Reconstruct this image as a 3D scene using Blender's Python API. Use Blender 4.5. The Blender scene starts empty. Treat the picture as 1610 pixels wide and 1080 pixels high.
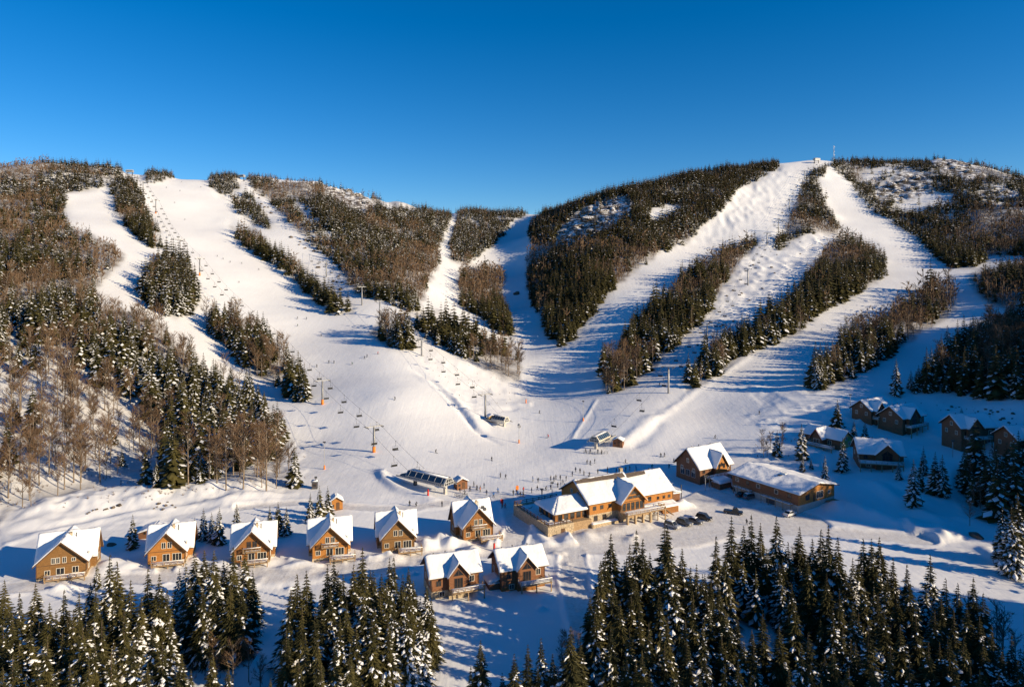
import bpy, bmesh, math, random
import numpy as np
from mathutils import Vector, Matrix
random.seed(7); rng = np.random.default_rng(7)
R = math.radians
C = bpy.context.scene.collection
# ---------------------------------------------------------------- camera geometry (a level view camera 70 m above the valley)
F, U0, VH, CZ = 1073.0, 805.0, 430.0, 70.0
SUN_EL, SUN_AZ = R(19.5), math.atan2(0.92, -0.39)      # azimuth measured from +Y towards +X
SX, SY = math.sin(SUN_AZ), math.cos(SUN_AZ)            # horizontal direction to the sun

# ---------------------------------------------------------------- materials
def mat(name, col, rough=0.7, metal=0.0, spec=0.3, bump=0.0, bscale=5.0, var=0.0, vscale=1.0, coat=0.0, col2=None):
    m = bpy.data.materials.new(name); m.use_nodes = True
    nt = m.node_tree; b = nt.nodes['Principled BSDF']
    b.inputs['Roughness'].default_value = rough; b.inputs['Metallic'].default_value = metal
    b.inputs['Specular IOR Level'].default_value = spec; b.inputs['Coat Weight'].default_value = coat
    c = (*col, 1.0); b.inputs['Base Color'].default_value = c
    if var or col2:
        g = nt.nodes.new('ShaderNodeNewGeometry'); n = nt.nodes.new('ShaderNodeTexNoise')
        n.inputs['Scale'].default_value = vscale; n.inputs['Detail'].default_value = 4
        nt.links.new(g.outputs['Position'], n.inputs['Vector'])
        r = nt.nodes.new('ShaderNodeValToRGB'); nt.links.new(n.outputs['Fac'], r.inputs['Fac'])
        r.color_ramp.elements[0].position = 0.3; r.color_ramp.elements[1].position = 0.7
        lo = tuple(x * (1 - var) for x in col); hi = col2 if col2 else tuple(min(1, x * (1 + var)) for x in col)
        r.color_ramp.elements[0].color = (*lo, 1); r.color_ramp.elements[1].color = (*hi, 1)
        nt.links.new(r.outputs['Color'], b.inputs['Base Color'])
    if bump:
        g = nt.nodes.new('ShaderNodeNewGeometry'); n = nt.nodes.new('ShaderNodeTexNoise')
        n.inputs['Scale'].default_value = bscale; n.inputs['Detail'].default_value = 5
        nt.links.new(g.outputs['Position'], n.inputs['Vector'])
        bp = nt.nodes.new('ShaderNodeBump'); bp.inputs['Strength'].default_value = bump; bp.inputs['Distance'].default_value = 0.3
        nt.links.new(n.outputs['Fac'], bp.inputs['Height']); nt.links.new(bp.outputs['Normal'], b.inputs['Normal'])
    return m

def plank_mat(name, col, col2, scale=4.0, vertical=False):
    m = bpy.data.materials.new(name); m.use_nodes = True
    nt = m.node_tree; b = nt.nodes['Principled BSDF']; b.inputs['Roughness'].default_value = 0.75
    tc = nt.nodes.new('ShaderNodeTexCoord')
    w = nt.nodes.new('ShaderNodeTexWave'); w.wave_type = 'BANDS'; w.bands_direction = 'X' if vertical else 'Z'
    w.inputs['Scale'].default_value = scale; w.inputs['Distortion'].default_value = 0.4
    n = nt.nodes.new('ShaderNodeTexNoise'); n.inputs['Scale'].default_value = 1.3; n.inputs['Detail'].default_value = 5
    mp = nt.nodes.new('ShaderNodeMapping'); mp.inputs['Scale'].default_value = (1, 1, 4)
    nt.links.new(tc.outputs['Object'], w.inputs['Vector']); nt.links.new(tc.outputs['Object'], mp.inputs['Vector'])
    nt.links.new(mp.outputs['Vector'], n.inputs['Vector'])
    r = nt.nodes.new('ShaderNodeValToRGB'); r.color_ramp.elements[0].color = (*col, 1); r.color_ramp.elements[1].color = (*col2, 1)
    r.color_ramp.elements[0].position = 0.3; r.color_ramp.elements[1].position = 0.75
    nt.links.new(n.outputs['Fac'], r.inputs['Fac'])
    r2 = nt.nodes.new('ShaderNodeValToRGB'); r2.color_ramp.elements[0].position = 0.0; r2.color_ramp.elements[1].position = 0.22
    r2.color_ramp.elements[0].color = (.68, .68, .68, 1)
    nt.links.new(w.outputs['Fac'], r2.inputs['Fac'])
    mx = nt.nodes.new('ShaderNodeMix'); mx.data_type = 'RGBA'; mx.blend_type = 'MULTIPLY'; mx.inputs[0].default_value = 1
    nt.links.new(r.outputs['Color'], mx.inputs[6]); nt.links.new(r2.outputs['Color'], mx.inputs[7])
    nt.links.new(mx.outputs[2], b.inputs['Base Color'])
    bp = nt.nodes.new('ShaderNodeBump'); bp.inputs['Strength'].default_value = 0.5; bp.inputs['Distance'].default_value = 0.05
    nt.links.new(w.outputs['Fac'], bp.inputs['Height']); nt.links.new(bp.outputs['Normal'], b.inputs['Normal'])
    return m

M = {}
M['snow'] = mat('snow', (.83, .83, .84), .65, spec=.2, bump=.35, bscale=1.6)
M['tree_snow'] = mat('tree_snow', (.80, .80, .82), .7, spec=.15)
M['needles'] = mat('needles', (.026, .034, .015), .7, spec=.15, var=.5, vscale=.3, col2=(.110, .092, .030))
M['bark'] = mat('bark', (.10, .07, .05), .9, var=.4, vscale=2)
M['twig'] = mat('twig', (.125, .076, .046), .9, spec=.1, vscale=.12, var=.3, col2=(.22, .14, .085))
M['bark_pale'] = mat('bark_pale', (.20, .155, .115), .9, var=.4, vscale=1)
M['wood'] = plank_mat('wood', (.24, .092, .020), (.40, .17, .042))
M['wood_olive'] = plank_mat('wood_olive', (.20, .098, .026), (.34, .17, .05))
M['wood_bright'] = plank_mat('wood_bright', (.40, .155, .028), (.58, .25, .055))
M['wood_red'] = plank_mat('wood_red', (.21, .085, .035), (.33, .14, .06))
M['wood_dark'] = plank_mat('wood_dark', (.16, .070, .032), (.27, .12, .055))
M['wood_yellow'] = plank_mat('wood_yellow', (.50, .31, .09), (.66, .42, .14))
M['trim'] = mat('trim', (.12, .065, .035), .7, var=.2, vscale=3)
M['deck_wood'] = mat('deck_wood', (.34, .23, .13), .8, var=.3, vscale=3)
M['stone'] = mat('stone', (.42, .33, .22), .85, bump=.6, bscale=3, var=.4, vscale=2.5)
M['concrete'] = mat('concrete', (.45, .42, .38), .85, var=.15, vscale=2)
M['shingle'] = mat('shingle', (.16, .12, .09), .9, var=.3, vscale=2)
M['cream'] = mat('cream', (.72, .66, .55), .6)
M['glass'] = mat('glass', (.02, .022, .025), .08, spec=.6)
M['steel'] = mat('steel', (.30, .30, .30), .45, metal=.6)
M['steel_dark'] = mat('steel_dark', (.10, .10, .105), .5, metal=.4)
M['galv'] = mat('galv', (.42, .42, .42), .5, metal=.3)
M['cable'] = mat('cable', (.09, .09, .09), .5, metal=.3)
M['orange'] = mat('orange', (.85, .22, .03), .6)
M['navy'] = mat('navy', (.02, .05, .09), .3, spec=.5)
M['white_paint'] = mat('white_paint', (.72, .72, .70), .5)
M['rubber'] = mat('rubber', (.02, .02, .02), .85)
M['rock'] = mat('rock', (.12, .095, .075), .9, bump=.7, bscale=1.5, var=.4, vscale=.8)
def snowy_rock():
    m = mat('rock_snow', (.12, .095, .075), .9); nt = m.node_tree; b = nt.nodes['Principled BSDF']; g = nt.nodes.new('ShaderNodeNewGeometry'); sp = nt.nodes.new('ShaderNodeSeparateXYZ'); n = nt.nodes.new('ShaderNodeTexNoise'); n.inputs['Scale'].default_value = .9; n.inputs['Detail'].default_value = 5
    nt.links.new(g.outputs['Position'], n.inputs['Vector']); nt.links.new(g.outputs['Normal'], sp.inputs[0]); ad = nt.nodes.new('ShaderNodeMath'); nt.links.new(sp.outputs['Z'], ad.inputs[0]); nt.links.new(n.outputs['Fac'], ad.inputs[1])
    r = nt.nodes.new('ShaderNodeValToRGB'); r.color_ramp.elements[0].position = .98; r.color_ramp.elements[1].position = 1.0; r.color_ramp.elements[0].color = (.10, .08, .065, 1); r.color_ramp.elements[1].color = (.8, .8, .82, 1)
    nt.links.new(ad.outputs[0], r.inputs['Fac']); nt.links.new(r.outputs['Color'], b.inputs['Base Color']); return m
M['rock_snow'] = snowy_rock()
M['skin'] = mat('skin', (.55, .33, .24), .6)
for k, c in dict(black=(.018, .018, .02), navy2=(.02, .03, .07), red=(.55, .03, .02), orange2=(.75, .2, .03), grey=(.1, .1, .11), blue=(.03, .12, .35), green=(.03, .12, .06)).items():
    M['cloth_' + k] = mat('cloth_' + k, c, .8)
for k, c in dict(black=(.02, .02, .022), silver=(.38, .38, .39), white=(.65, .65, .64), grey=(.12, .12, .125)).items():
    M['paint_' + k] = mat('paint_' + k, c, .3, spec=.5, coat=.5)

# ---------------------------------------------------------------- mesh builder
class MB:
    def __init__(s): s.v = []; s.f = []; s.m = []
    def add(s, vs, fs, m=0):
        o = len(s.v); s.v += [tuple(p) for p in vs]; s.f += [tuple(i + o for i in f) for f in fs]; s.m += [m] * len(fs)
    def box(s, x0, y0, z0, x1, y1, z1, m=0):
        v = [(x0,y0,z0),(x1,y0,z0),(x1,y1,z0),(x0,y1,z0),(x0,y0,z1),(x1,y0,z1),(x1,y1,z1),(x0,y1,z1)]
        s.add(v, [(0,3,2,1),(4,5,6,7),(0,1,5,4),(1,2,6,5),(2,3,7,6),(3,0,4,7)], m)
    def prism(s, poly, axis, a, b, m=0):
        """poly: list of 2D points (counter-clockwise), extruded along axis from a to b"""
        n = len(poly); vs = []
        for t in (a, b):
            for p in poly:
                vs.append((t, p[0], p[1]) if axis == 'x' else (p[0], t, p[1]) if axis == 'y' else (p[0], p[1], t))
        fs = [tuple(range(n))[::-1], tuple(range(n, 2*n))] + [(i, (i+1) % n, n+(i+1) % n, n+i) for i in range(n)]
        s.add(vs, fs, m)
    def tube(s, a, b, r0, r1=None, n=6, m=0, caps=True):
        r1 = r0 if r1 is None else r1
        a = Vector(a); b = Vector(b); d = (b - a)
        if d.length < 1e-6: return
        d.normalize(); x = d.orthogonal().normalized(); y = d.cross(x)
        vs = [tuple(a + (x*math.cos(2*math.pi*i/n) + y*math.sin(2*math.pi*i/n))*r0) for i in range(n)]
        vs += [tuple(b + (x*math.cos(2*math.pi*i/n) + y*math.sin(2*math.pi*i/n))*r1) for i in range(n)]
        fs = [(i, (i+1) % n, n+(i+1) % n, n+i) for i in range(n)]
        if caps: fs += [tuple(range(n))[::-1], tuple(range(n, 2*n))]
        s.add(vs, fs, m)
    def xf(s, mt):
        s.v = [tuple(mt @ Vector(p)) for p in s.v]; return s
    def build(s, name, mats, parent=None, smooth=False):
        if not isinstance(mats, (list, tuple)): mats = [mats]
        me = bpy.data.meshes.new(name); me.from_pydata(s.v, [], s.f)
        for m in mats: me.materials.append(m)
        me.polygons.foreach_set('material_index', s.m)
        me.validate(); bm = bmesh.new(); bm.from_mesh(me); bmesh.ops.recalc_face_normals(bm, faces=bm.faces); bm.to_mesh(me); bm.free()
        if smooth: me.polygons.foreach_set('use_smooth', [True]*len(me.polygons))
        return link(name, me, parent)

def link(name, data, parent=None):
    o = bpy.data.objects.new(name, data); C.objects.link(o)
    if parent: o.parent = parent
    return o
def tag(o, label=None, cat=None, group=None, kind=None):
    if label: o['label'] = label
    if cat: o['category'] = cat
    if group: o['group'] = group
    if kind: o['kind'] = kind
    return o
def thing(name, label, cat, loc=(0,0,0), rz=0, group=None):
    o = link(name, None); o.location = loc; o.rotation_euler = (0, 0, rz)
    return tag(o, label, cat, group)
def dup(root, loc, rz, label=None, scale=None):
    r = root.copy(); C.objects.link(r); r.location = loc; r.rotation_euler = (0, 0, rz)
    if scale: r.scale = scale
    if label: r['label'] = label
    for ch in KIDS[root.name]:
        c = ch.copy(); C.objects.link(c); c.parent = r
    return r
KIDS = {}

# ---------------------------------------------------------------- terrain: control points (image column, image row, depth in metres)
def W(u, v, Y): return ((u-U0)/F*Y, Y, CZ-(v-VH)/F*Y)
ctl = """0 905 158;0 800 203;0 740 222;0 700 240;0 600 285;0 500 350;0 430 420;0 350 545;0 268 800
120 770 222;100 700 245;100 600 295;100 500 362;100 430 440;100 350 570;100 262 850
200 772 220;200 700 262;200 600 312;200 500 388;200 430 465;200 350 610;200 275 880
330 768 222;330 700 270;330 600 338;330 500 425;330 430 520;330 350 680;330 285 900
420 755 231;420 650 300;420 560 385;420 480 480;420 400 600;420 330 750;420 283 910
500 760 228;500 690 278;500 600 350;500 528 430;500 450 535;500 400 610;500 350 700;500 305 850;500 290 930
620 750 234;620 690 272;620 627 306;620 550 385;620 480 475;620 430 560;620 370 720;620 322 900
720 765 224;720 700 270;720 620 335;720 550 415;720 480 550;720 430 660;720 370 850;720 336 1000
830 760 227;830 700 278;830 620 366;830 550 458;830 480 585;830 430 700;830 370 870;830 338 980
880 548 442;900 450 570;900 400 665;880 340 820;950 308 870;1000 430 592;1000 350 720;1000 295 880;1100 276 900;1210 260 930
900 545 440;1000 480 500;1100 380 690;1180 300 835;1240 256 945
950 690 276;1000 660 290;1050 620 326;1100 600 342;1100 500 462;1100 700 266;1100 640 310
1200 700 258;1200 600 335;1200 500 450;1200 430 565;1250 370 690;1280 300 835;1290 252 950
1280 700 256;1240 790 209;1300 620 300;1300 520 420;1350 440 540;1300 400 640;1350 340 770;1330 262 930
1450 250 950;1400 300 850;1540 262 900;1610 285 880;1500 330 760;1500 400 640;1610 400 600;1610 340 720
1500 500 440;1610 520 385;1450 600 312;1610 630 262;1420 680 262;1550 690 244;1500 640 282;1420 560 365
1610 800 196;1600 900 160;1450 850 180;1300 860 175;1500 760 215
200 900 160;400 900 160;600 900 160;800 900 160;1000 900 160;1200 900 160;700 830 188;900 830 188;1050 800 203;500 830 187;1150 840 184
100 1070 118;400 1070 118;800 1070 118;1200 1070 118;1550 1070 118;0 980 136;600 980 137;1000 980 137;1400 980 137"""
P = []
for s in ctl.replace('\n', ';').split(';'):
    u, v, Y = map(float, s.split()); P.append(W(u, v, Y))
for u, v, Y in [(0,268,800),(100,262,850),(200,275,880),(330,285,900),(500,290,930),(620,322,900),(720,336,1000),(830,338,980),(1000,295,880),(1100,276,900),(1290,252,950),(1450,250,950),(1610,285,880)]:
    x, y, z = W(u, v, Y)
    P.append((x*1.12, y*1.12, z-14)); P.append((x*1.35, y*1.35, z-60)); P.append((x*2.2, y*2.2, z-110))
for x, y, z in [(0,90,0),(0,40,0),(0,0,0),(-100,80,1),(100,80,0),(-200,60,8),(200,60,4),(0,-200,0),(-400,0,30),(400,0,30),(-400,-400,20),(400,-400,20),
                (-320,230,45),(-420,330,90),(-600,520,150),(-700,800,200),(-300,130,20),(-1500,600,120),(1500,600,120),(-1500,-800,40),(1500,-800,40),(0,-2500,10),
                (900,900,190),(760,700,150),(560,520,105),(420,390,75),(300,290,40),(230,200,14)]:
    P.append((x, y, z))
P = np.array(P)
def tps_fit(P, lam=0.004):
    n = len(P); q = P[:, :2]/100; d2 = ((q[:, None]-q[None])**2).sum(-1)
    K = 0.5*d2*np.log(d2+1e-12) + lam*np.eye(n)
    A = np.zeros((n+3, n+3)); A[:n, :n] = K; A[:n, n] = 1; A[:n, n+1:] = q; A[n, :n] = 1; A[n+1:, :n] = q.T
    return np.linalg.solve(A, np.r_[P[:, 2], 0, 0, 0])
WT = tps_fit(P)
def tps(x, y):
    x = np.asarray(x, float).ravel()/100; y = np.asarray(y, float).ravel()/100; out = np.empty(len(x)); q = P[:, :2]/100
    for i in range(0, len(x), 40000):
        d2 = (x[i:i+40000, None]-q[:, 0])**2 + (y[i:i+40000, None]-q[:, 1])**2
        out[i:i+40000] = (0.5*d2*np.log(d2+1e-12)) @ WT[:-3] + WT[-3] + x[i:i+40000]*WT[-2] + y[i:i+40000]*WT[-1]
    return out
def vnoise(x, y, seed=0):
    x = np.asarray(x, float)+seed*17.3; y = np.asarray(y, float)+seed*31.7
    xi = np.floor(x); yi = np.floor(y); fx = x-xi; fy = y-yi; fx = fx*fx*(3-2*fx); fy = fy*fy*(3-2*fy)
    def h(a, b):
        t = np.sin(a*127.1+b*311.7+seed*74.7)*43758.5453; return t-np.floor(t)
    return ((h(xi, yi)*(1-fx)+h(xi+1, yi)*fx)*(1-fy) + (h(xi, yi+1)*(1-fx)+h(xi+1, yi+1)*fx)*fy)*2-1
def inpoly(u, v, poly):
    u = np.asarray(u); v = np.asarray(v); r = np.zeros(u.shape, bool); n = len(poly)
    for i in range(n):
        x0, y0 = poly[i]; x1, y1 = poly[(i+1) % n]
        if y0 == y1: continue
        c = ((y0 > v) != (y1 > v)) & (u < (x1-x0)*(v-y0)/(y1-y0)+x0); r ^= c
    return r
def pp(s): return [tuple(map(float, t.split(','))) for t in s.split()]

AZ = np.concatenate([np.linspace(-math.pi, -.74, 70)[:-1], np.linspace(-.74, .74, 860), np.linspace(.74, math.pi, 70)[1:]])
RR = np.concatenate([np.geomspace(1, 90, 40)[:-1], np.geomspace(90, 330, 330)[:-1], np.geomspace(330, 1350, 210)[:-1], np.geomspace(1350, 4500, 26)])
AG, RG = np.meshgrid(AZ, RR); XG = np.sin(AG)*RG; YG = np.cos(AG)*RG
ZG = tps(XG, YG).reshape(XG.shape)
far = np.clip((RG-1500)/1500, 0, 1); ZG = ZG*(1-far)+70*far
ZG = np.clip(ZG, -30, 320)
YS = np.maximum(YG, 1.0); UG = U0+F*XG/YS; VG = VH+F*(CZ-ZG)/YS
# the wooded hill outside the right edge of the picture that shades the right side of the valley
def shade_hill(X, Y, Z):
    e = X-(0.80*Y+14); r = np.clip(e/45, 0, 1); r = r*r*(3-2*r)
    p = -X*SY+Y*SX; s = X*SX+Y*SY                       # across and along the sun direction
    se = np.interp(p, [-60, 60, 100, 172, 186, 206, 214, 296, 340, 400, 470, 520], [-20, -30, -30, -20, 190, 190, -30, -30, -12, 30, 90, 200])
    gz = np.interp(p, [200, 240, 296, 340, 400, 470, 520], [0, 3, 10, 18, 30, 48, 62])
    want = (s-se)*math.tan(SUN_EL)-np.interp(p, [0, 210, 235, 350, 400], [9, 9, 19.5, 19.5, 9])+gz; back = np.clip((330-e)/180, 0, 1)
    want = np.minimum(want, np.interp(p, [0, 150, 300, 500], [44, 60, 110, 200]))
    return np.maximum(0, want-Z)*r*back*(p > -80)
ZG = ZG+np.where(YG > -200, shade_hill(XG, YG, ZG), 0)

def gidx(az, r):
    i = np.clip(np.searchsorted(AZ, az)-1, 0, len(AZ)-2); j = np.clip(np.searchsorted(RR, r)-1, 0, len(RR)-2)
    return i, j, np.clip((az-AZ[i])/(AZ[i+1]-AZ[i]), 0, 1), np.clip((r-RR[j])/(RR[j+1]-RR[j]), 0, 1)
def ground(X, Y):
    X = np.asarray(X, float); Y = np.asarray(Y, float)
    i, j, a, b = gidx(np.arctan2(X, Y), np.hypot(X, Y))
    return (ZG[j, i]*(1-a)+ZG[j, i+1]*a)*(1-b)+(ZG[j+1, i]*(1-a)+ZG[j+1, i+1]*a)*b
TS = np.geomspace(90, 1300, 1500)
def hit(u, v):
    """first point of the ground seen through picture position (u, v)"""
    for _ in range(12):
        x = (u-U0)/F*TS; z = CZ-(v-VH)/F*TS; g = ground(x, TS)
        if (z <= g).any(): break
        v += 1.5
    x = (u-U0)/F*TS; z = CZ-(v-VH)/F*TS; g = ground(x, TS); k = np.argmax(z <= g)
    if z[k] > g[k]: k = len(TS)-1
    Y = TS[k]
    return Vector((x[k], Y, g[k]))
# ---------------------------------------------------------------- woodland outlines (where each wood stands)
# name, outline, share of bare trees, spacing, snow share, height factor, words for labels
WOODS = [
 ('left',   '-400,250 0,268 60,258 130,256 185,262 195,275 190,284 182,294 108,302 98,330 105,357 160,378 188,395 200,402 185,420 150,455 158,485 215,492 250,505 285,545 312,560 300,600 240,560 120,520 0,520 -400,520', .52, 4.4, .55, .95, 'in the wood covering the left hillside'),
 ('leftlow','-400,520 0,520 120,520 240,560 300,600 300,560 312,592 360,600 405,640 432,655 452,690 448,735 470,768 410,772 350,775 330,760 290,770 240,775 190,750 150,770 100,790 25,800 0,830 -60,850 -400,870', .52, 5.7, .6, 1.12, 'among bare trees on the open lower left hillside'),
 ('s1', '178,288 205,282 226,310 246,350 259,392 235,388 205,362 183,336 176,300', .15, 3.6, .6, .9, ''),
 ('s2', '226,432 262,400 290,402 308,440 315,470 302,492 277,502 240,488 221,465', .08, 3.5, .75, 1.15, 'in the snowy clump between the two left pistes'),
 ('s3', '320,522 326,492 365,500 390,510 412,520 440,556 470,590 497,640 470,634 440,608 400,588 380,572 360,548 335,536', .3, 4.0, .4, 1.05, 'in the wooded strip beside the left chairlift'),
 ('s4', '232,290 228,272 250,266 277,264 285,274 252,288', .1, 3.6, .6, .8, ''),
 ('s5', '326,272 340,268 372,270 379,296 350,308 335,300', .05, 3.4, .8, .8, ''),
 ('s6', '362,310 395,305 420,344 426,362 400,352 370,328', .1, 3.5, .5, .9, ''),
 ('s7', '358,352 400,358 425,384 470,410 510,448 545,466 561,492 530,494 495,477 468,447 443,426 410,406 383,387', .15, 3.7, .45, 1.0, ''),
 ('mid', '386,278 440,286 470,290 520,289 560,300 600,318 650,323 700,325 713,340 702,362 690,392 692,420 674,445 668,470 650,497 600,472 560,462 525,412 490,387 450,347 420,312 395,294', .42, 3.8, .62, .95, ''),
 ('m2', '717,336 770,328 810,330 838,332 805,348 792,372 770,390 735,417 710,411 708,381 720,352', .15, 3.6, .55, .9, ''),
 ('m3', '725,420 760,415 790,420 796,442 786,462 801,492 814,535 790,532 760,502 725,482 719,442', .5, 3.9, .35, 1.0, ''),
 ('m4', '580,525 587,510 620,490 645,505 651,550 630,554 600,540', .15, 3.8, .6, 1.1, 'in the small clump left of the middle lift line'),
 ('m5', '640,505 655,490 700,488 760,518 815,545 822,602 790,594 760,580 720,562 680,537 650,517', .5, 3.9, .35, 1.1, 'at the lower end of the wood above the middle lift'),
 ('vup', '850,342 880,322 930,302 1000,283 1100,270 1222,257 1226,264 1162,297 1135,330 1095,365 1000,395 900,385 838,385 832,362', .05, 3.3, .35, 1.0, ''),
 ('v', '838,385 900,385 1000,395 1095,365 1085,380 1040,398 990,433 950,472 905,532 880,549 855,521 845,491 828,452 828,402', .55, 3.8, .25, 1.0, ''),
 ('r1', '950,620 948,575 985,530 1000,500 1050,460 1075,430 1110,408 1150,388 1190,368 1188,388 1165,412 1150,432 1130,462 1100,512 1060,547 1010,592 975,618', .45, 3.9, .3, 1.05, 'in the wooded strip left of the right chairlift'),
 ('r2', '1215,392 1226,374 1246,335 1262,296 1276,268 1300,260 1303,267 1285,288 1300,322 1322,354 1316,369 1270,366 1240,382 1226,394', .35, 3.6, .25, .9, ''),
 ('r3', '1075,616 1085,580 1130,542 1200,502 1240,475 1265,440 1290,405 1320,366 1350,374 1390,402 1393,432 1350,462 1290,492 1260,522 1200,547 1150,572 1110,602', .42, 3.9, .4, 1.05, 'in the wooded strip right of the right chairlift'),
 ('r4', '1270,618 1276,582 1310,560 1350,515 1400,490 1450,452 1490,438 1505,458 1500,492 1450,522 1400,562 1340,597 1310,602 1295,614', .3, 3.9, .35, 1.1, 'in the wooded strip above the right chalets'),
 ('r5', '1306,258 1400,247 1500,249 1560,268 1610,282 1700,290 1700,402 1560,402 1530,422 1490,421 1440,372 1400,347 1370,332 1340,292', .2, 3.7, .4, .95, ''),
 ('r6', '1530,425 1610,405 1700,400 1700,484 1560,482 1522,448', .35, 3.9, .25, 1.0, ''),
 ('r7', '1425,617 1440,592 1500,540 1560,505 1610,490 1700,484 1700,640 1610,632 1560,627 1500,622 1450,620', .45, 4.2, .25, 1.1, 'in the dark wood behind the right chalets'),
 ('r8', '1495,775 1500,735 1560,750 1600,725 1700,700 1700,890 1600,890 1578,880 1570,822 1520,808', .25, 5.0, .5, 1.05, 'in the shaded group right of the snowy hollow'),
]
WOODS = [(a, pp(b), *r) for a, b, *r in WOODS]
CLEAR = [pp(s) for s in ['505,288 545,284 575,300 592,326 570,338 540,322 512,310', '880,362 905,335 945,315 985,308 1000,328 975,352 940,372 895,388 872,380', '1020,335 1045,322 1075,325 1062,340 1022,352',
  '1345,275 1400,258 1412,272 1362,288', '1370,310 1388,284 1425,264 1462,274 1466,298 1430,314 1395,318', '1455,252 1500,247 1545,266 1550,284 1515,284 1480,272', '1530,302 1570,290 1606,304 1600,324 1552,322',
  '1400,325 1440,300 1500,305 1495,320 1430,335', '600,318 612,318 618,330 602,330', '455,310 490,330 500,350 488,352 462,330']]
ROCKY = [CLEAR[i] for i in (0, 1, 4, 5, 6)]
MOGUL = [pp('1090,540 1150,440 1190,375 1310,370 1270,440 1230,470 1140,520 1110,560'), pp('1060,395 1120,350 1160,300 1225,262 1240,262 1230,320 1150,370')]
BUMPY = [pp('300,760 420,650 470,700 480,760 470,790 0,860 0,800'), pp('640,540 830,600 830,640 740,650 700,600 650,560'), pp('1180,600 1420,620 1610,640 1610,860 1480,800 1350,740 1200,740')]

def bare_share(X, Y, Z, nm, pb):
    patch = vnoise(X/34, Y/34, 41)*.55+vnoise(X/90, Y/90, 42)*.45
    if nm in ('left', 'mid', 'r5'): pb = pb+.35-np.clip((Z-75)/55, 0, 1)*.72
    if pb is not None and np.ndim(pb) == 0 and pb <= .1: return np.clip(pb+0*Z, 0, 1)
    return np.clip(.5+(pb-.5)*1.1+patch*2.2, .03, .95)
def vert_mask(polys, jit=0, seed=3):
    uu, vv = UG, VG
    if jit: uu = UG+jit*vnoise(XG/9, YG/9, seed); vv = VG+jit*.6*vnoise(XG/9, YG/9, seed+1)
    m = np.zeros(UG.shape, bool)
    for p in polys: m |= inpoly(uu, vv, p)
    return m & (YG > 60)
forest = vert_mask([w[1] for w in WOODS], 4) & ~vert_mask(CLEAR)
rockm = vert_mask(ROCKY, 9)
mog = vert_mask(MOGUL, 10).astype(float); bumpy = vert_mask(BUMPY, 12).astype(float)
def blur(a, n=3):
    for _ in range(n):
        a = (a+np.roll(a, 1, 0)+np.roll(a, -1, 0)+np.roll(a, 1, 1)+np.roll(a, -1, 1))/5
    return a
mog = blur(mog); bumpy = blur(bumpy); fsoft = blur(forest.astype(float), 2)
PBX = np.zeros(UG.shape)
for w_ in WOODS:
    k_ = vert_mask([w_[1]], 4); PBX = np.where(k_, bare_share(XG, YG, ZG, w_[0], w_[2]), PBX)
lowm = vert_mask([WOODS[1][1]], 4); fcol = blur(np.where(lowm, .42, .42+.58*PBX)*forest, 3)
high = np.clip((ZG-70)/60, 0, 1)*blur(forest.astype(float), 22)
dz = .7*vnoise(XG/34, YG/34, 5)+.10*vnoise(XG/9, YG/9, 6)+.03*vnoise(XG/2.5, YG/2.5, 13)
ridged = lambda s, k: 1-np.abs(vnoise(XG/s, YG/s, k))*2
dz += mog*(.9*ridged(11, 7)+.5*vnoise(XG/4.5, YG/4.5, 8))
dz += bumpy*(.5*vnoise(XG/11, YG/11, 9)+.22*ridged(7, 10)+.12*vnoise(XG/2.5, YG/2.5, 11))
dz += fsoft*(.5*vnoise(XG/7, YG/7, 12))
dz += high*(5.5*ridged(95, 24)+3*ridged(38, 25)-2)
dz += blur(rockm.astype(float), 3)*(2.2*ridged(14, 14)+1.8*vnoise(XG/5, YG/5, 15))
dz *= np.clip((RG-60)/60, 0, 1)*np.clip((1500-RG)/200, 0, 1)
# banks, ditches and ploughed edges: picture polyline, half width m, height m, roughness
LINES = [('0,812 60,806 140,790 220,782 300,776 380,772 450,768', 9, 3.2, .5), ('20,848 100,838 200,815 300,800 400,785 470,778', 3, .9, .4), ('0,842 90,830 190,806 300,793 440,772', 3, -1.1, .1),
 ('597,738 603,756 630,772 700,790', 1.8, 1.3, .2),
 ('650,590 690,610 740,650 760,680', 3, 1.2, .5), ('640,575 680,600 720,640 745,672 790,700', 1.6, -1.3, .2),
 ('1000,700 1020,670 1050,645 1090,615 1130,590 1200,545', 2.2, .6, .9), ('950,705 985,690 1010,670 1030,650', 3, .9, .3), ('990,705 1010,690 1040,660', 3, -.8, .1),
 ('885,852 930,842 975,832 1020,815 1060,800 1100,786', 4.2, 2.9, 1.0), ('940,843 1000,825 1045,806', 2, 1.0, .8), ('880,858 905,852 945,838', 3, 1.2, 1.0),
 ('760,862 790,850 810,840', 2.5, 1.6, .9), ('660,868 690,850 720,862', 3, 2.0, .9), ('560,895 600,880 640,884', 2.5, 1.4, .9), ('440,900 470,890 500,898', 2.5, 1.5, .9),
 ('150,905 180,888 200,900', 2.5, 1.5, .9), ('0,935 60,918 130,930', 2.5, 1.2, .8), ('330,898 345,890 360,905', 2, 1, .8),
 ('1290,800 1330,800 1400,822 1440,835', 4, 1.6, .9), ('1420,835 1470,838 1500,855', 4, 2.0, 1.0), ('1360,750 1430,800 1500,835', 3, 1.2, .4),
 ('820,800 850,850 890,880', 1.5, .8, .3), ('925,900 935,950 960,1020 985,1075', 1.6, .7, .5), ('885,900 895,950 915,1020 935,1075', 1.4, .5, .4), ('1540,860 1610,910', 2, 1, .3),
 ('895,700 905,680 925,650 940,625', 1.0, .4, .2), ('330,990 400,1040 430,1080', 3, 1.4, .6), ('250,985 330,1010 400,1060', 2.5, .8, .8)]
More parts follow.
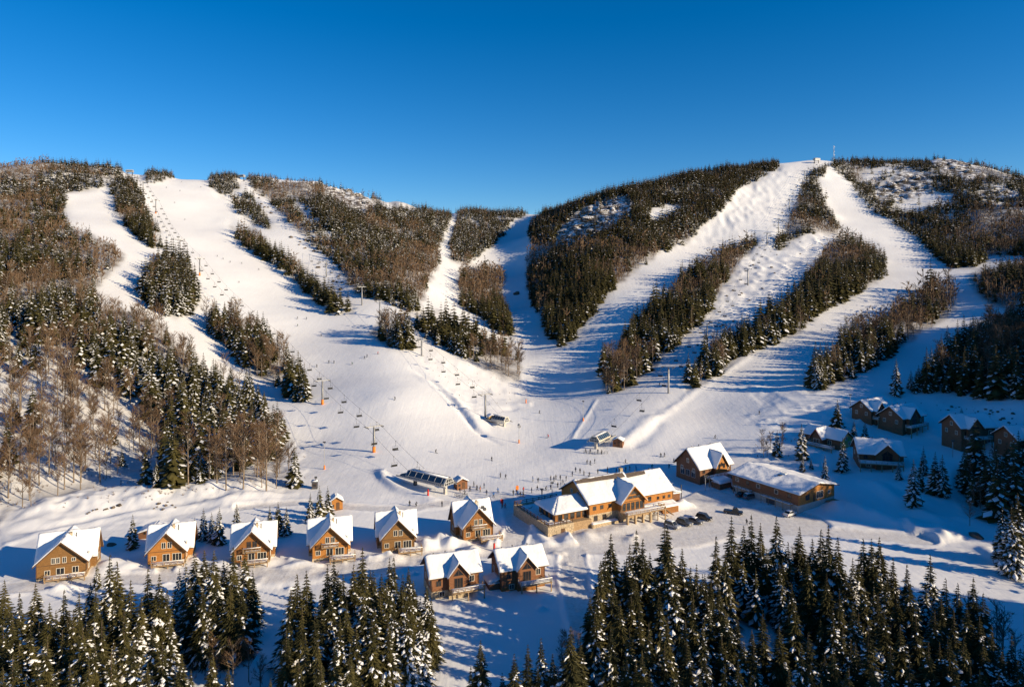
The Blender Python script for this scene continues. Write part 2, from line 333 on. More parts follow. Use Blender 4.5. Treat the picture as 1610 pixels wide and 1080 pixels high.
for s, wd, ht, rg in LINES:
    pts = [hit(u, v) for u, v in pp(s)]; near = np.full(XG.shape, 1e9)
    x0 = min(p.x for p in pts)-25; x1 = max(p.x for p in pts)+25; y0 = min(p.y for p in pts)-25; y1 = max(p.y for p in pts)+25
    sel = (XG > x0) & (XG < x1) & (YG > y0) & (YG < y1)
    X = XG[sel]; Y = YG[sel]; d = np.full(X.shape, 1e9)
    tot = sum((b-a).xy.length for a, b in zip(pts, pts[1:])); cum = 0; al = np.zeros(X.shape)
    for a, b in zip(pts, pts[1:]):
        ex, ey = b.x-a.x, b.y-a.y; t = np.clip(((X-a.x)*ex+(Y-a.y)*ey)/(ex*ex+ey*ey+1e-9), 0, 1)
        dd = np.hypot(X-a.x-t*ex, Y-a.y-t*ey); al = np.where(dd < d, (cum+t*math.hypot(ex, ey))/tot, al); d = np.minimum(d, dd); cum += math.hypot(ex, ey)
    wob = .8*vnoise(X/6, Y/6, 23); d = d*(1+.35*wob); ht = ht*np.clip(np.minimum(al, 1-al)*7, 0, 1)
    g = np.exp(-(d/wd)**2); g *= 1+rg*(.4*vnoise(X/5, Y/5, 21)+.25*vnoise(X/1.8, Y/1.8, 22))
    dz[sel] += g*ht*.85
road = np.zeros(XG.shape)
for s_, wd in (('0,925 150,915 330,905 450,905 600,892 700,872 800,868 880,868 960,862 1040,845 1150,830 1300,838 1450,850', 3.2), ('900,868 905,930 930,1010 960,1078', 3.0), ('700,790 640,800 560,800 470,792 380,800', 2.4), ('800,868 815,830 810,800 790,780', 3), ('1090,790 1120,778 1160,790', 5), ('960,845 1050,835 1150,815 1240,822', 11), ('100,922 95,912', 2), ('255,915 262,892', 2), ('400,908 396,892', 2), ('520,900 522,884', 2), ('628,892 628,873', 2), ('752,870 752,855', 2), ('690,875 716,905', 2)):
    pts = [hit(u, v) for u, v in pp(s_)]; d = np.full(XG.shape, 1e9)
    for a, b in zip(pts, pts[1:]):
        ex, ey = b.x-a.x, b.y-a.y; t = np.clip(((XG-a.x)*ex+(YG-a.y)*ey)/(ex*ex+ey*ey+1e-9), 0, 1); d = np.minimum(d, np.hypot(XG-a.x-t*ex, YG-a.y-t*ey))
    d = d+.6*vnoise(XG/4, YG/4, 51); road = np.maximum(road, np.clip((wd-d)/.8+.5, 0, 1))
    if wd < 5: dz += .22*np.exp(-((d-wd-.6)/.7)**2)*(1+.5*vnoise(XG/1.5, YG/1.5, 52))-.12*np.exp(-((np.abs(d-.9))/.25)**2)
dz = dz*(1-.75*np.clip(road, 0, 1)*(RG < 400))
# loose snow heaps round the houses
for i in range(150):
    u, v = [(random.uniform(30, 900), random.uniform(865, 925)), (random.uniform(640, 900), random.uniform(840, 960)), (random.uniform(900, 1130), random.uniform(790, 850)), (random.uniform(1180, 1600), random.uniform(640, 720))][i % 4]
    if 1055 < u < 1180 and v > 785: continue
    p = hit(u, v); s = random.uniform(.7, 2.0); sel = (np.abs(XG-p.x) < 6) & (np.abs(YG-p.y) < 6)
    dz[sel] += random.uniform(.25, 1.0)*np.exp(-((XG[sel]-p.x)**2+(YG[sel]-p.y)**2)/s**2)
ZG = ZG+dz
# ---------------------------------------------------------------- terrain mesh
def grid_mesh(name):
    nr, na = XG.shape; vs = np.stack([XG, YG, ZG], -1).reshape(-1, 3)
    j, i = np.meshgrid(np.arange(nr-1), np.arange(na-1), indexing='ij'); a = (j*na+i).ravel()
    q = np.stack([a, a+1, a+na+1, a+na], 1)[:, ::-1]
    me = bpy.data.meshes.new(name); n = len(q)
    me.vertices.add(len(vs)); me.vertices.foreach_set('co', vs.astype(np.float32).ravel())
    me.loops.add(n*4); me.loops.foreach_set('vertex_index', q.astype(np.int32).ravel())
    me.polygons.add(n); me.polygons.foreach_set('loop_start', np.arange(0, n*4, 4, dtype=np.int32)); me.polygons.foreach_set('loop_total', np.full(n, 4, np.int32))
    me.polygons.foreach_set('use_smooth', np.ones(n, bool)); me.update(); me.validate()
    for nm, arr in (('forest', fcol), ('rock', blur(rockm.astype(float), 2)), ('road', road)):
        at = me.attributes.new(nm, 'FLOAT', 'POINT'); at.data.foreach_set('value', arr.astype(np.float32).ravel())
    return me
def snow_ground_mat():
    m = bpy.data.materials.new('snow_ground'); m.use_nodes = True; nt = m.node_tree; L = nt.links.new; b = nt.nodes['Principled BSDF']
    b.inputs['Roughness'].default_value = .6; b.inputs['Specular IOR Level'].default_value = .25
    g = nt.nodes.new('ShaderNodeNewGeometry')
    def noise(sc, det=5, rough=.55):
        n = nt.nodes.new('ShaderNodeTexNoise'); n.inputs['Scale'].default_value = sc; n.inputs['Detail'].default_value = det; n.inputs['Roughness'].default_value = rough
        L(g.outputs['Position'], n.inputs['Vector']); return n
    def ramp(src, p0, p1, c0, c1):
        r = nt.nodes.new('ShaderNodeValToRGB'); r.color_ramp.elements[0].position = p0; r.color_ramp.elements[1].position = p1
        r.color_ramp.elements[0].color = (*c0, 1); r.color_ramp.elements[1].color = (*c1, 1); L(src, r.inputs['Fac']); return r.outputs['Color']
    def mix(fac, a, c):
        x = nt.nodes.new('ShaderNodeMix'); x.data_type = 'RGBA'
        L(fac, x.inputs[0]); L(a, x.inputs[6]); L(c, x.inputs[7]); return x.outputs[2]
    def mul(a, c):
        x = nt.nodes.new('ShaderNodeMath'); x.operation = 'MULTIPLY'; L(a, x.inputs[0])
        if isinstance(c, float): x.inputs[1].default_value = c
        else: L(c, x.inputs[1])
        return x.outputs[0]
    base = ramp(noise(.02, 6).outputs['Fac'], .35, .65, (.77, .765, .775), (.84, .84, .845))
    at = nt.nodes.new('ShaderNodeAttribute'); at.attribute_name = 'forest'
    brush_shade = ramp(noise(1.1, 6, .7).outputs['Fac'], .46, .66, (.075, .055, .04), (.50, .47, .45))  # undergrowth colour; also paints forest shade onto what is snow
    patch = ramp(noise(.09, 3).outputs['Fac'], .35, .6, (.45,)*3, (1,)*3)
    c = mix(mul(mul(at.outputs['Fac'], patch), .95), base, brush_shade)
    rd = nt.nodes.new('ShaderNodeAttribute'); rd.attribute_name = 'road'; c = mix(mul(rd.outputs['Fac'], ramp(noise(.6, 6, .65).outputs['Fac'], .3, .65, (.35,)*3, (1,)*3)), c, ramp(noise(2.5, 4).outputs['Fac'], .35, .65, (.54, .51, .49), (.70, .68, .67)))
    ar = nt.nodes.new('ShaderNodeAttribute'); ar.attribute_name = 'rock'
    mp = nt.nodes.new('ShaderNodeMapping'); mp.inputs['Scale'].default_value = (.13, .13, .6); L(g.outputs['Position'], mp.inputs['Vector'])
    rn = nt.nodes.new('ShaderNodeTexNoise'); rn.inputs['Scale'].default_value = 1; rn.inputs['Detail'].default_value = 7; rn.inputs['Roughness'].default_value = .65; L(mp.outputs['Vector'], rn.inputs['Vector'])
    rk = ramp(rn.outputs['Fac'], .455, .50, (0,)*3, (1,)*3); rc = ramp(noise(.8).outputs['Fac'], .3, .7, (.07, .06, .055), (.18, .15, .13))
    c = mix(mul(ar.outputs['Fac'], rk), c, rc); L(c, b.inputs['Base Color'])
    b1 = nt.nodes.new('ShaderNodeBump'); b1.inputs['Strength'].default_value = .22; b1.inputs['Distance'].default_value = .6; L(noise(.45, 8, .6).outputs['Fac'], b1.inputs['Height'])
    mp2 = nt.nodes.new('ShaderNodeMapping'); mp2.inputs['Scale'].default_value = (.75, .045, .0); mp2.inputs['Rotation'].default_value = (0, 0, .12); L(g.outputs['Position'], mp2.inputs['Vector'])
    wv = nt.nodes.new('ShaderNodeTexNoise'); wv.inputs['Scale'].default_value = 1; wv.inputs['Detail'].default_value = 5; wv.inputs['Roughness'].default_value = .6; wv.inputs['Distortion'].default_value = .8; L(mp2.outputs['Vector'], wv.inputs['Vector'])
    b2 = nt.nodes.new('ShaderNodeBump'); b2.inputs['Strength'].default_value = .20; b2.inputs['Distance'].default_value = .35; L(wv.outputs['Fac'], b2.inputs['Height']); L(b1.outputs['Normal'], b2.inputs['Normal'])
    L(b2.outputs['Normal'], b.inputs['Normal'])
    return m
M['ground'] = snow_ground_mat()
gm = grid_mesh('ground'); gm.materials.append(M['ground']); go = link('ground', gm); tag(go, kind='structure')
# ---------------------------------------------------------------- trees
class TB:
    """triangle soup: vertices, triangles, material index"""
    def __init__(s): s.v = []; s.t = []; s.m = []
    def tri(s, a, b, c, m):
        o = len(s.v); s.v += [a, b, c]; s.t.append((o, o+1, o+2)); s.m.append(m)
    def quad(s, a, b, c, d, m):
        o = len(s.v); s.v += [a, b, c, d]; s.t += [(o, o+1, o+2), (o, o+2, o+3)]; s.m += [m, m]
    def cone(s, a, b, r0, r1, n, m):
        a = Vector(a); b = Vector(b); d = (b-a).normalized(); x = d.orthogonal().normalized(); y = d.cross(x); o = len(s.v)
        for c, r in ((a, r0), (b, r1)):
            for i in range(n): s.v.append(tuple(c+(x*math.cos(6.2832*i/n)+y*math.sin(6.2832*i/n))*r))
        for i in range(n):
            j = (i+1) % n; s.t += [(o+i, o+j, o+n+j), (o+i, o+n+j, o+n+i)]; s.m += [m, m]
    def arrays(s): return np.array(s.v, np.float32), np.array(s.t, np.int32), np.array(s.m, np.int32)

def spruce(rnd, level, snow, slim=1.0, bare=0.06):
    """unit-height conifer; level 3 near .. 0 far; returns crown triangles (material 0 needles, 1 snow) and trunk triangles"""
    c = TB(); t = TB(); rr = (.235 if level > 1 else .25 if level == 1 else .29)*slim
    t.cone((0, 0, -.10), (0, 0, .97), .013, .002, 6 if level > 1 else 3, 0)
    nw, nb = {3: (30, 9), 2: (19, 7), 1: (11, 6), 0: (7, 5)}[level]
    lean = (rnd.uniform(-.012, .012), rnd.uniform(-.012, .012))
    lop = [rnd.uniform(.8, 1.15) for _ in range(6)]; lop2 = [rnd.uniform(0, 1) for _ in range(6)]
    for w in range(nw):
        f = w/(nw-1); z = bare+(1-bare-.03)*f**.92+rnd.uniform(-.006, .006)
        R0 = rr*(1-f)**1.0*(1 if f > .12 else .72+.28*f/.12)+.011
        k = max(3, int(nb*(1-.45*f)+.5)); a0 = rnd.uniform(0, 6.28)
        for b in range(k):
            a = a0+6.2832*b/k+rnd.uniform(-.3, .3); L = R0*rnd.uniform(.68, 1.18)*lop[int((a % 6.2832)/1.0472) % 6]
            if level == 3 and rnd.random() < .05: L *= .4
            ca, sa = math.cos(a), math.sin(a); drop = L*rnd.uniform(.25, .6)*(1.15-.8*f)
            wd = L*rnd.uniform(.24, .36)*(1.0 if level > 1 else 1.6 if level == 1 else 2.3)+.004
            def pt(r, s, dz): return (ca*r-sa*s+lean[0]*f, sa*r+ca*s+lean[1]*f, z+dz)
            O = pt(0, 0, .012)
            if level == 3:
                S = 5
                # drooping sprays along both sides of the branch
                for q in range(S):
                    r0 = L*(.10+.80*q/S); r1 = r0+L*.34; dz0 = -drop*(r0/L)**1.3; dz1 = -drop*(min(1.05, r1/L))**1.3-L*.06
                    wq = wd*(1.25-.85*q/S)
                    for sg in (-1, 1):
                        c.tri(pt(r0, 0, dz0), pt(r1, sg*wq*rnd.uniform(.7, 1.2), dz1-L*.05*rnd.random()), pt(r0+L*.16, sg*wq*.15, dz0-L*.16), 0)
                c.tri(pt(L*.6, -wd*.25, -drop*.55), pt(L*.6, wd*.25, -drop*.55), pt(L*1.06, 0, -drop*1.02+L*.05), 0)
                c.tri(O, pt(L*.85, wd*.3, -drop*.9), pt(L*.5, 0, -drop*.45-L*.22), 0)
                ps = snow*(.95 if f < .58 else .62 if f < .78 else .12)*(.35+1.0*lop2[int((a % 6.2832)/1.0472) % 6])
                if rnd.random() < ps:
                    e = L*.035+.0015; n_s = rnd.choice((1, 2, 3))
                    for q in range(n_s):
                        r0 = L*rnd.uniform(.15, .65); r1 = min(L*1.04, r0+L*rnd.uniform(.32, .6)); ws = wd*rnd.uniform(.28, .8)*(1.15-.6*r0/L); s0 = rnd.uniform(-.25, .25)*wd
                        A = pt(r0, s0, -drop*(r0/L)**1.3+e); B = pt((r0+r1)/2, s0-ws, -drop*((r0+r1)/2/L)**1.3-L*.01+e*.3); D = pt((r0+r1)/2, s0+ws, -drop*((r0+r1)/2/L)**1.3-L*.01+e*.3); E = pt(r1, s0, -drop*(r1/L)**1.3-L*.03+e*.5); T = pt((r0+r1)/2, s0, -drop*((r0+r1)/2/L)**1.3+e*2.2)
                        for x, y in ((A, B), (B, E), (E, D), (D, A)): c.tri(x, y, T, 1)
            else:
                if level == 2:
                    c.tri(O, pt(L*.62, -wd, -drop*.72), pt(L, 0, -drop), 0); c.tri(O, pt(L, 0, -drop), pt(L*.62, wd, -drop*.72), 0)
                    c.tri(pt(L*.2, 0, -drop*.1), pt(L*.95, -wd*.2, -drop), pt(L*.55, 0, -drop*.6-L*.3), 0)
                else:
                    c.tri(O, pt(L*.8, -wd, -drop*.9), pt(L, wd*.6, -drop*1.05), 0)
                    if level == 1: c.tri(O, pt(L*.7, wd, -drop*.8), pt(L*.55, 0, -drop*.6-L*.3), 0)
                ps = snow*(1.15 if f < .62 else .9 if f < .8 else .35)
                if rnd.random() < ps:
                    e = .006+L*.03; k2 = rnd.uniform(.45, .8) if level == 2 else rnd.uniform(.5, .85)
                    A = pt(L*.30, 0, -drop*.28+e); B = pt(L*.68, -wd*k2, -drop*.74+e); D = pt(L*.98, 0, -drop+e*.6); E = pt(L*.66, wd*k2, -drop*.72+e)
                    c.tri(A, B, D, 1)
                    if level > 0: c.tri(A, D, E, 1)
    n = 3
    for i in range(2): c.tri((-.006, 0, .93), (.006, 0, .93), (lean[0], lean[1]+.001*i, 1.0), 0)
    return c, t

def bare_tree(rnd, level, wide=1.0):
    """unit-height leafless tree; crown = twigs, trunk = stem and limbs"""
    c = TB(); t = TB()
    bend = (rnd.uniform(-.03, .03), rnd.uniform(-.03, .03)); top = (bend[0], bend[1], .86)
    n = {3: 6, 2: 4, 1: 3, 0: 3}[level]
    t.cone((0, 0, -.08), (bend[0]*.5, bend[1]*.5, .45), .012 if level > 1 else .016, .009, n, 0)
    t.cone((bend[0]*.5, bend[1]*.5, .45), top, .009, .003, n, 0)
    nl = {3: 26, 2: 18, 1: 11, 0: 8}[level]
    for i in range(nl):
        f = rnd.uniform(.28, .95) if level > 1 else rnd.uniform(.15, .95); z = .86*f; a = rnd.uniform(0, 6.28)
        L = rnd.uniform(.16, .30)*wide*(1.1-.55*f); el = rnd.uniform(.55, 1.1)
        B = Vector((bend[0]*f, bend[1]*f, z)); D = Vector((math.cos(a)*math.cos(el), math.sin(a)*math.cos(el), math.sin(el))); E = B+D*L
        if E.z > 1: E.z = 1
        if level > 1: t.cone(B, E, .0045, .0015, 3, 0)
        ns = {3: 7, 2: 5, 1: 4, 0: 3}[level]; wt = {3: .0036, 2: .0065, 1: .016, 0: .028}[level]
        for s in range(ns):
            q = rnd.uniform(.2, 1); S = B+D*L*q; dd = (D+Vector((rnd.uniform(-.7, .7), rnd.uniform(-.7, .7), rnd.uniform(-.2, .6)))).normalized()
            l = rnd.uniform(.05, .14)*(1.0 if level > 1 else 1.3); T = S+dd*l; x = dd.orthogonal().normalized()*wt
            x.rotate(Matrix.Rotation(rnd.uniform(0, 6.28), 3, dd))
            c.tri(tuple(S-x), tuple(S+x), tuple(T), 0)
            if level > 1:
                for _ in range(3 if level == 3 else 2):
                    S2 = S+dd*l*rnd.uniform(.2, .8); d2 = (dd+Vector((rnd.uniform(-.9, .9), rnd.uniform(-.9, .9), rnd.uniform(-.3, .7)))).normalized(); x2 = d2.orthogonal().normalized()*wt*.7
                    c.tri(tuple(S2-x2), tuple(S2+x2), tuple(S2+d2*l*rnd.uniform(.4, .8)), 0)
    return c, t

def tmesh(name, tb, mats):
    v, t, m = tb.arrays(); return raw_mesh(name, v, t, m, mats)
def raw_mesh(name, v, t, m, mats):
    me = bpy.data.meshes.new(name); n = len(t)
    me.vertices.add(len(v)); me.vertices.foreach_set('co', v.astype(np.float32).ravel())
    me.loops.add(n*3); me.loops.foreach_set('vertex_index', t.astype(np.int32).ravel())
    me.polygons.add(n); me.polygons.foreach_set('loop_start', np.arange(0, n*3, 3, dtype=np.int32)); me.polygons.foreach_set('loop_total', np.full(n, 3, np.int32))
    for q in mats: me.materials.append(q)
    me.polygons.foreach_set('material_index', m.astype(np.int32)); me.update()
    return me

# --- where trees stand: jittered world grid tested against the wood outlines
def scatter(step, x0, x1, y0, y1, seed):
    r = np.random.default_rng(seed); xs = np.arange(x0, x1, step); ys = np.arange(y0, y1, step); X, Y = np.meshgrid(xs, ys)
    X = (X+(np.arange(len(ys)) % 2)[:, None]*step/2).ravel(); Y = Y.ravel()
    return X+r.uniform(-.42, .42, X.shape)*step, Y+r.uniform(-.42, .42, Y.shape)*step
spr = []; bar = []      # (X, Y, Z, height, snow, zone)
for wi, (nm, poly, pb, step, snow, hf, words) in enumerate(WOODS):
    us = np.array([p[0] for p in poly]); vs = np.array([p[1] for p in poly])
    ymin, ymax = (190, 1130)
    X, Y = scatter(step*(1.04 if nm != 'leftlow' else 1.0), -620, 1150, ymin, ymax, 100+wi)
    k = (np.abs(X) < Y*.86+30); X = X[k]; Y = Y[k]
    Z = ground(X, Y); u = U0+F*X/Y; v = VH+F*(CZ-Z)/Y
    k = (u > us.min()-5) & (u < us.max()+5) & (v > vs.min()-5) & (v < vs.max()+5); X, Y, Z, u, v = X[k], Y[k], Z[k], u[k], v[k]
    un = u+3.5*vnoise(X/7, Y/7, 31); vn = v+2.5*vnoise(X/7, Y/7, 32)
    k = inpoly(un, vn, poly)
    if nm not in ('leftlow', 'v', 'vup', 's4', 's5', 'm2', 'r8'):      # crowns, not just feet, stay inside the outline
        hpx = (.6 if nm in ('mid', 'm3', 'm4', 'm5', 's1', 's7', 'r6') else .28)*F*np.interp(Z, [0, 60, 150, 220], [15, 14.6, 12, 9.8])*hf/Y; k &= inpoly(un, vn-hpx, poly) | (vn < 318)
    for ci, c in enumerate(CLEAR): k &= ~inpoly(un, vn, c) | (rng.random(len(X)) < (.06 if ci in (0, 1, 4, 5, 6) else .06))
    k &= (u > -70) & (u < 1690)
    X, Y, Z, u, v = X[k], Y[k], Z[k], u[k], v[k]
    pbv = bare_share(X, Y, Z, nm, pb)
    isb = rng.random(len(X)) < pbv
    if nm == 'leftlow': k2 = rng.random(len(X)) < .85
    else: k2 = rng.random(len(X)) < np.where(vnoise(X/16, Y/16, 47)+.4*vnoise(X/6, Y/6, 48) < -.62, .35, .98)
    base = np.interp(Z, [0, 60, 150, 220], [15, 14.6, 12, 9.8])*hf
    H = base*rng.uniform(.6, 1.3, len(X))*(1+.18*vnoise(X/20, Y/20, 49))
    H = np.where(rng.random(len(X)) < .15, H*.55, H)
    for x, y, z, h, bb, kk in zip(X, Y, Z, H, isb, k2):
        if kk: (bar if bb else spr).append((x, y, z-.2, h*(.95 if bb else 1), snow*rng.uniform(.25, 1.15)*(.85 if y < 420 or nm in ('left', 's2', 's5', 'm2') else .62), wi))
# off-picture wood on the hill to the right: its crowns comb the low sunlight
X, Y = scatter(6.5, 60, 560, 30, 640, 555); k = (X > .80*Y+14) & (X < .80*Y+190); X, Y = X[k], Y[k]; Z = ground(X, Y)
pc = X*(-SY)+Y*SX
side = [(x, y, z-.2, rng.uniform(8, 15), .3, -1) for x, y, z, q in zip(X, Y, Z, pc) if (q < 118 or q > 172) and rng.random() < .75]

# --- foreground trees, tip position in the picture and height in metres
def tip(u, v, h, grp, sn):
    v -= 7; Y = F*(CZ-h-0)/(v-VH)
    for _ in range(3):
        x = (u-U0)/F*Y; z = float(ground(x, Y)); Y = F*(CZ-h-z)/(v-VH)
    x = (u-U0)/F*Y; return (x, Y, float(ground(x, Y))-.2, h, sn, grp)
FG = {
 'A': ('in the dense grove at the bottom left corner', '8,915,15 30,935,14 55,920,15 78,950,15 20,965,16 48,985,16 75,1000,16 172,875,19 185,885,18 205,915,17 150,925,16 125,935,15 100,930,15 232,895,17 250,905,16 262,930,14 222,940,16 195,960,17 160,975,17 130,985,17 98,990,16 240,985,15 210,1010,16 175,1025,16 140,1040,16 110,1045,15 60,1045,15 20,1030,16 255,1008,14 285,1030,12 335,1025,12 85,1062,14 40,1070,14 190,1062,14 300,1055,11 360,1050,10 5,985,16 115,962,15 68,968,13 215,978,13 180,940,14 30,1010,14 150,1010,15 232,1045,13 5,1050,14'),
 'B': ('in the round grove in front of the second and third chalet', '292,885,13 305,870,15 322,868,16 336,866,17 352,885,15 368,862,17 385,868,16 398,905,13 300,915,14 318,925,14 340,915,15 362,918,14 380,925,13 308,945,12 330,948,12 272,930,12 350,945,12'),
 'C': ('in the tall grove left of the two red-brown chalets', '468,905,17 482,900,18 458,930,16 475,955,17 495,960,16 515,890,18 525,880,18 540,905,17 570,863,22 556,890,19 586,900,17 600,905,16 612,880,18 620,878,18 632,905,17 645,925,15 520,925,17 545,945,17 572,935,17 598,940,16 620,940,16 650,915,13 670,920,13 678,945,12 535,970,16 560,985,15 585,975,15 610,980,14 640,960,14 660,965,13 455,965,15 450,990,15 480,1000,15 500,1005,15 550,1020,14 525,1010,14 470,1040,13 505,1045,13 630,990,12 505,935,17 530,900,17 608,915,17 575,905,18 590,955,15'),
 'D': ('in the deep grove right of the snowy lane', '960,842,20 945,885,18 952,870,18 990,858,18 1000,835,20 1010,850,19 1022,872,16 1045,820,22 1050,832,21 1073,865,16 985,880,17 1000,905,16 1030,895,17 1055,880,18 1085,895,16 1095,890,16 1105,905,15 1118,915,15 1130,930,15 965,915,17 940,925,16 975,945,16 1005,950,16 1035,930,17 1062,920,17 1090,935,16 1115,955,15 1140,960,14 1160,970,14 935,960,15 960,985,15 990,990,15 1020,980,16 1050,970,16 1078,975,16 1105,985,15 1135,1000,14 1080,1010,15 1045,1015,14 1010,1025,14 985,1035,13 1110,1030,14 1065,1050,13 1140,1045,14 1170,1010,13 1020,1060,12 928,940,14 1150,985,13 1100,1060,13'),
 'E': ('along the edge of the car park in the right foreground', '1125,845,17 1150,815,20 1170,830,18 1182,812,20 1196,825,18 1220,814,20 1240,855,15 1258,832,17 1278,850,17 1290,835,19 1303,828,20 1318,848,18 1340,880,15 1358,850,18 1370,850,18 1382,848,18 1405,880,14 1425,890,14 1463,875,17 1430,920,15 1488,912,16 1507,920,15 1530,910,17 1545,935,15 1140,870,15 1160,860,14 1205,865,14 1230,880,14 1270,880,15 1330,900,14 1350,885,15 1395,905,15'),
 'F': ('in the large shaded wood in the right foreground', '1199,960,16 1250,945,16 1292,945,17 1225,985,15 1270,995,15 1310,960,15 1340,950,16 1365,985,17 1390,960,16 1415,985,15 1440,960,16 1470,960,16 1500,960,16 1520,950,17 1540,970,16 1560,985,15 1430,1035,16 1400,1020,16 1460,1010,16 1490,1000,16 1515,1000,16 1545,1010,15 1575,1020,15 1590,1000,14 1600,1040,14 1185,1000,15 1160,1040,14 1210,1030,15 1240,1050,14 1275,1045,14 1310,1020,15 1335,1050,14 1370,1045,15 1345,1010,15 1380,935,15 1320,930,14 1450,930,14 1300,905,14 1360,925,14 1500,1045,14 1540,1055,14 1570,1060,13 1430,1070,13 1470,1065,13 1260,1015,14 1290,1070,12 1600,1070,12 1480,940,14 1350,965,14 1290,975,14 1245,920,13 1410,935,14 1180,1065,12 1395,1060,13 1325,990,14'),
 'G': ('in the loose row at the bottom edge left of the lane', '755,1008,14 740,1050,10 808,1030,14 830,1015,15 850,1005,15 868,1030,13 898,985,18 912,1010,15 885,1035,13 980,1040,12 1000,1040,12 425,1068,10 790,1060,9 845,1050,12 600,1062,8'),
}
FGL = {}
for g, (words, s) in FG.items():
    for t3 in s.split():
        u, v, h = map(float, t3.split(','))
        if g == 'F' and rng.random() < .12: continue
        spr.append(tip(u, v, h*rng.uniform(.94, 1.05), 'fg'+g, rng.uniform(.35, .95) if g in 'ABC' else rng.uniform(.15, .75)))
    FGL['fg'+g] = words
FILL = {'A': ('0,1035 60,1030 180,1010 290,1010 270,1075 0,1140', 34), 'B': ('280,960 300,940 400,955 400,985 300,1000', 12), 'C': ('440,1040 470,1000 560,960 680,985 690,1010 620,1040 500,1078', 34), 'D': ('925,1020 945,960 1100,985 1180,1060 1150,1140 950,1100', 52), 'E': ('1120,950 1220,940 1400,985 1560,1040 1540,1060 1300,1010 1130,990', 34), 'F': ('1180,1080 1250,1040 1420,1060 1620,1080 1620,1180 1180,1180', 46)}
for g, (s, n) in FILL.items():
    poly = pp(s); us = [p[0] for p in poly]; vs = [p[1] for p in poly]; c = 0
    while c < n:
        u, v = random.uniform(min(us), max(us)), random.uniform(min(vs), max(vs))
        if inpoly(np.array([u]), np.array([v]), poly)[0]:
            Y = F*CZ/(v-VH); x = (u-U0)/F*Y; spr.append((x, Y, float(ground(x, Y))-.2, rng.uniform(6, 13), rng.uniform(.5, 1), 'fg'+g)); c += 1
# single spruces, base position in the picture, height, own label
SOLO = [(209,862,9,'snow-dusted spruce standing alone between the first and second chalet from the left'),(306,848,6,'shortest spruce in the group behind the second and third chalet'),(320,850,9,'narrow spruce at the left of the group behind the second and third chalet'),
 (333,852,8,'middle spruce of the group behind the second and third chalet'),(345,856,10,'broad spruce at the right of the group behind the second and third chalet'),(372,828,7,'small spruce alone on the slope behind the third chalet'),
 (424,840,8,'left spruce of the trio behind the third chalet'),(437,840,9,'tall middle spruce of the trio behind the third chalet'),(450,842,8,'broad right spruce of the trio behind the third chalet'),
 (488,823,9,'left spruce of the trio beside the orange shed'),(502,818,10,'middle spruce of the trio beside the orange shed'),(515,812,9,'right spruce of the trio touching the orange shed'),
 (153,925,6,'small spruce right of the leftmost chalet'),
 (1317,675,12,'dark spruce alone above the yellow-ended chalet'),(1222,718,10,'snow-dusted spruce left of the yellow-ended chalet'),(1260,722,13,'tall dark spruce in front of the yellow-ended chalet deck'),(1262,741,6,'small snowy spruce below the tall one behind the long orange building'),(1275,738,4,'tiny snowy spruce behind the long orange building'),
 (1325,742,12,'broad spruce between the yellow-ended chalet and the long orange building'),(1297,756,9,'broad low spruce at the far corner of the long orange building'),(1343,692,8,'slim spruce behind the yellow-ended chalet'),(1360,690,7,'small spruce in front of the upper left dark chalet'),
 (1380,672,11,'dark spruce leaning over the deck of the upper left dark chalet'),(1413,755,7,'little dark spruce at the corner of the lowest dark chalet'),(1452,748,10,'spruce between the lowest dark chalet and the far right one'),(1436,795,14,'tall spruce at the left end of the hollow below the chalets'),
 (1447,770,9,'short spruce behind the tall one at the hollow'),(1470,775,13,'left spruce of the pair in the hollow'),(1482,780,13,'right spruce of the pair in the hollow'),(1512,668,7,'small spruce left of the far right dark chalet'),
 (1285,612,16,'left tall spruce of the pair on the open piste edge'),(1292,610,15,'right tall spruce of the pair on the open piste edge'),(1409,622,17,'tall spindly pine standing alone above the upper dark chalets'),(1432,612,9,'small spruce right of the spindly pine'),
 (1002,506,15,'tall thin spruce alone on the piste edge of the central slope'),(958,600,19,'tall dark spruce at the tip of the strip above the right terminal'),(1391,420,13,'spruce on the outer corner of the right wooded strip'),
 (1590,905,17,'big dark spruce at the right picture edge'),(1600,890,18,'biggest dark spruce at the right picture edge'),(1576,880,13,'smaller dark spruce beside the big ones at the right edge')]
for u, v, h, lab in SOLO:
    p = hit(u, v); spr.append((p.x, p.y, p.z-.2, h, rng.uniform(.35, .8), 'solo:'+lab))
# foreground and slope bare trees
for s, n, wi in (('1230,905 1300,880 1440,930 1560,1000 1560,1060 1250,1000', 16, 'near right'), ('850,1010 960,1040 970,1075 850,1075', 5, 'near low'), ('1540,1000 1600,990 1600,1060 1560,1060', 6, 'near corner'), ('1190,700 1250,690 1240,725 1200,725', 6, 'near cabin'), ('330,1010 420,1030 420,1075 330,1075', 5, 'near left'), ('1520,700 1600,740 1600,850 1500,820', 18, 'hollow')):
    poly = pp(s); us = [p[0] for p in poly]; vs = [p[1] for p in poly]; c = 0
    while c < n:
        u, v = random.uniform(min(us), max(us)), random.uniform(min(vs), max(vs))
        if inpoly(np.array([u]), np.array([v]), poly)[0]:
            p = hit(u, v+20 if v > 860 else v); bar.append((p.x, p.y, p.z-.2, random.uniform(6, 11), 0, wi)); c += 1
BARW = {'near right': 'standing among the spruces in the right foreground', 'near low': 'at the lower end of the snowy lane', 'near corner': 'at the bottom right corner of the picture', 'near cabin': 'on the slope left of the yellow-ended chalet', 'near left': 'on the bank below the bottom left grove', 'hollow': 'in the shaded hollow at the right edge'}
BUILD_KEEP = []   # footprints (x, y, radius) filled in by the buildings; trees there are skipped
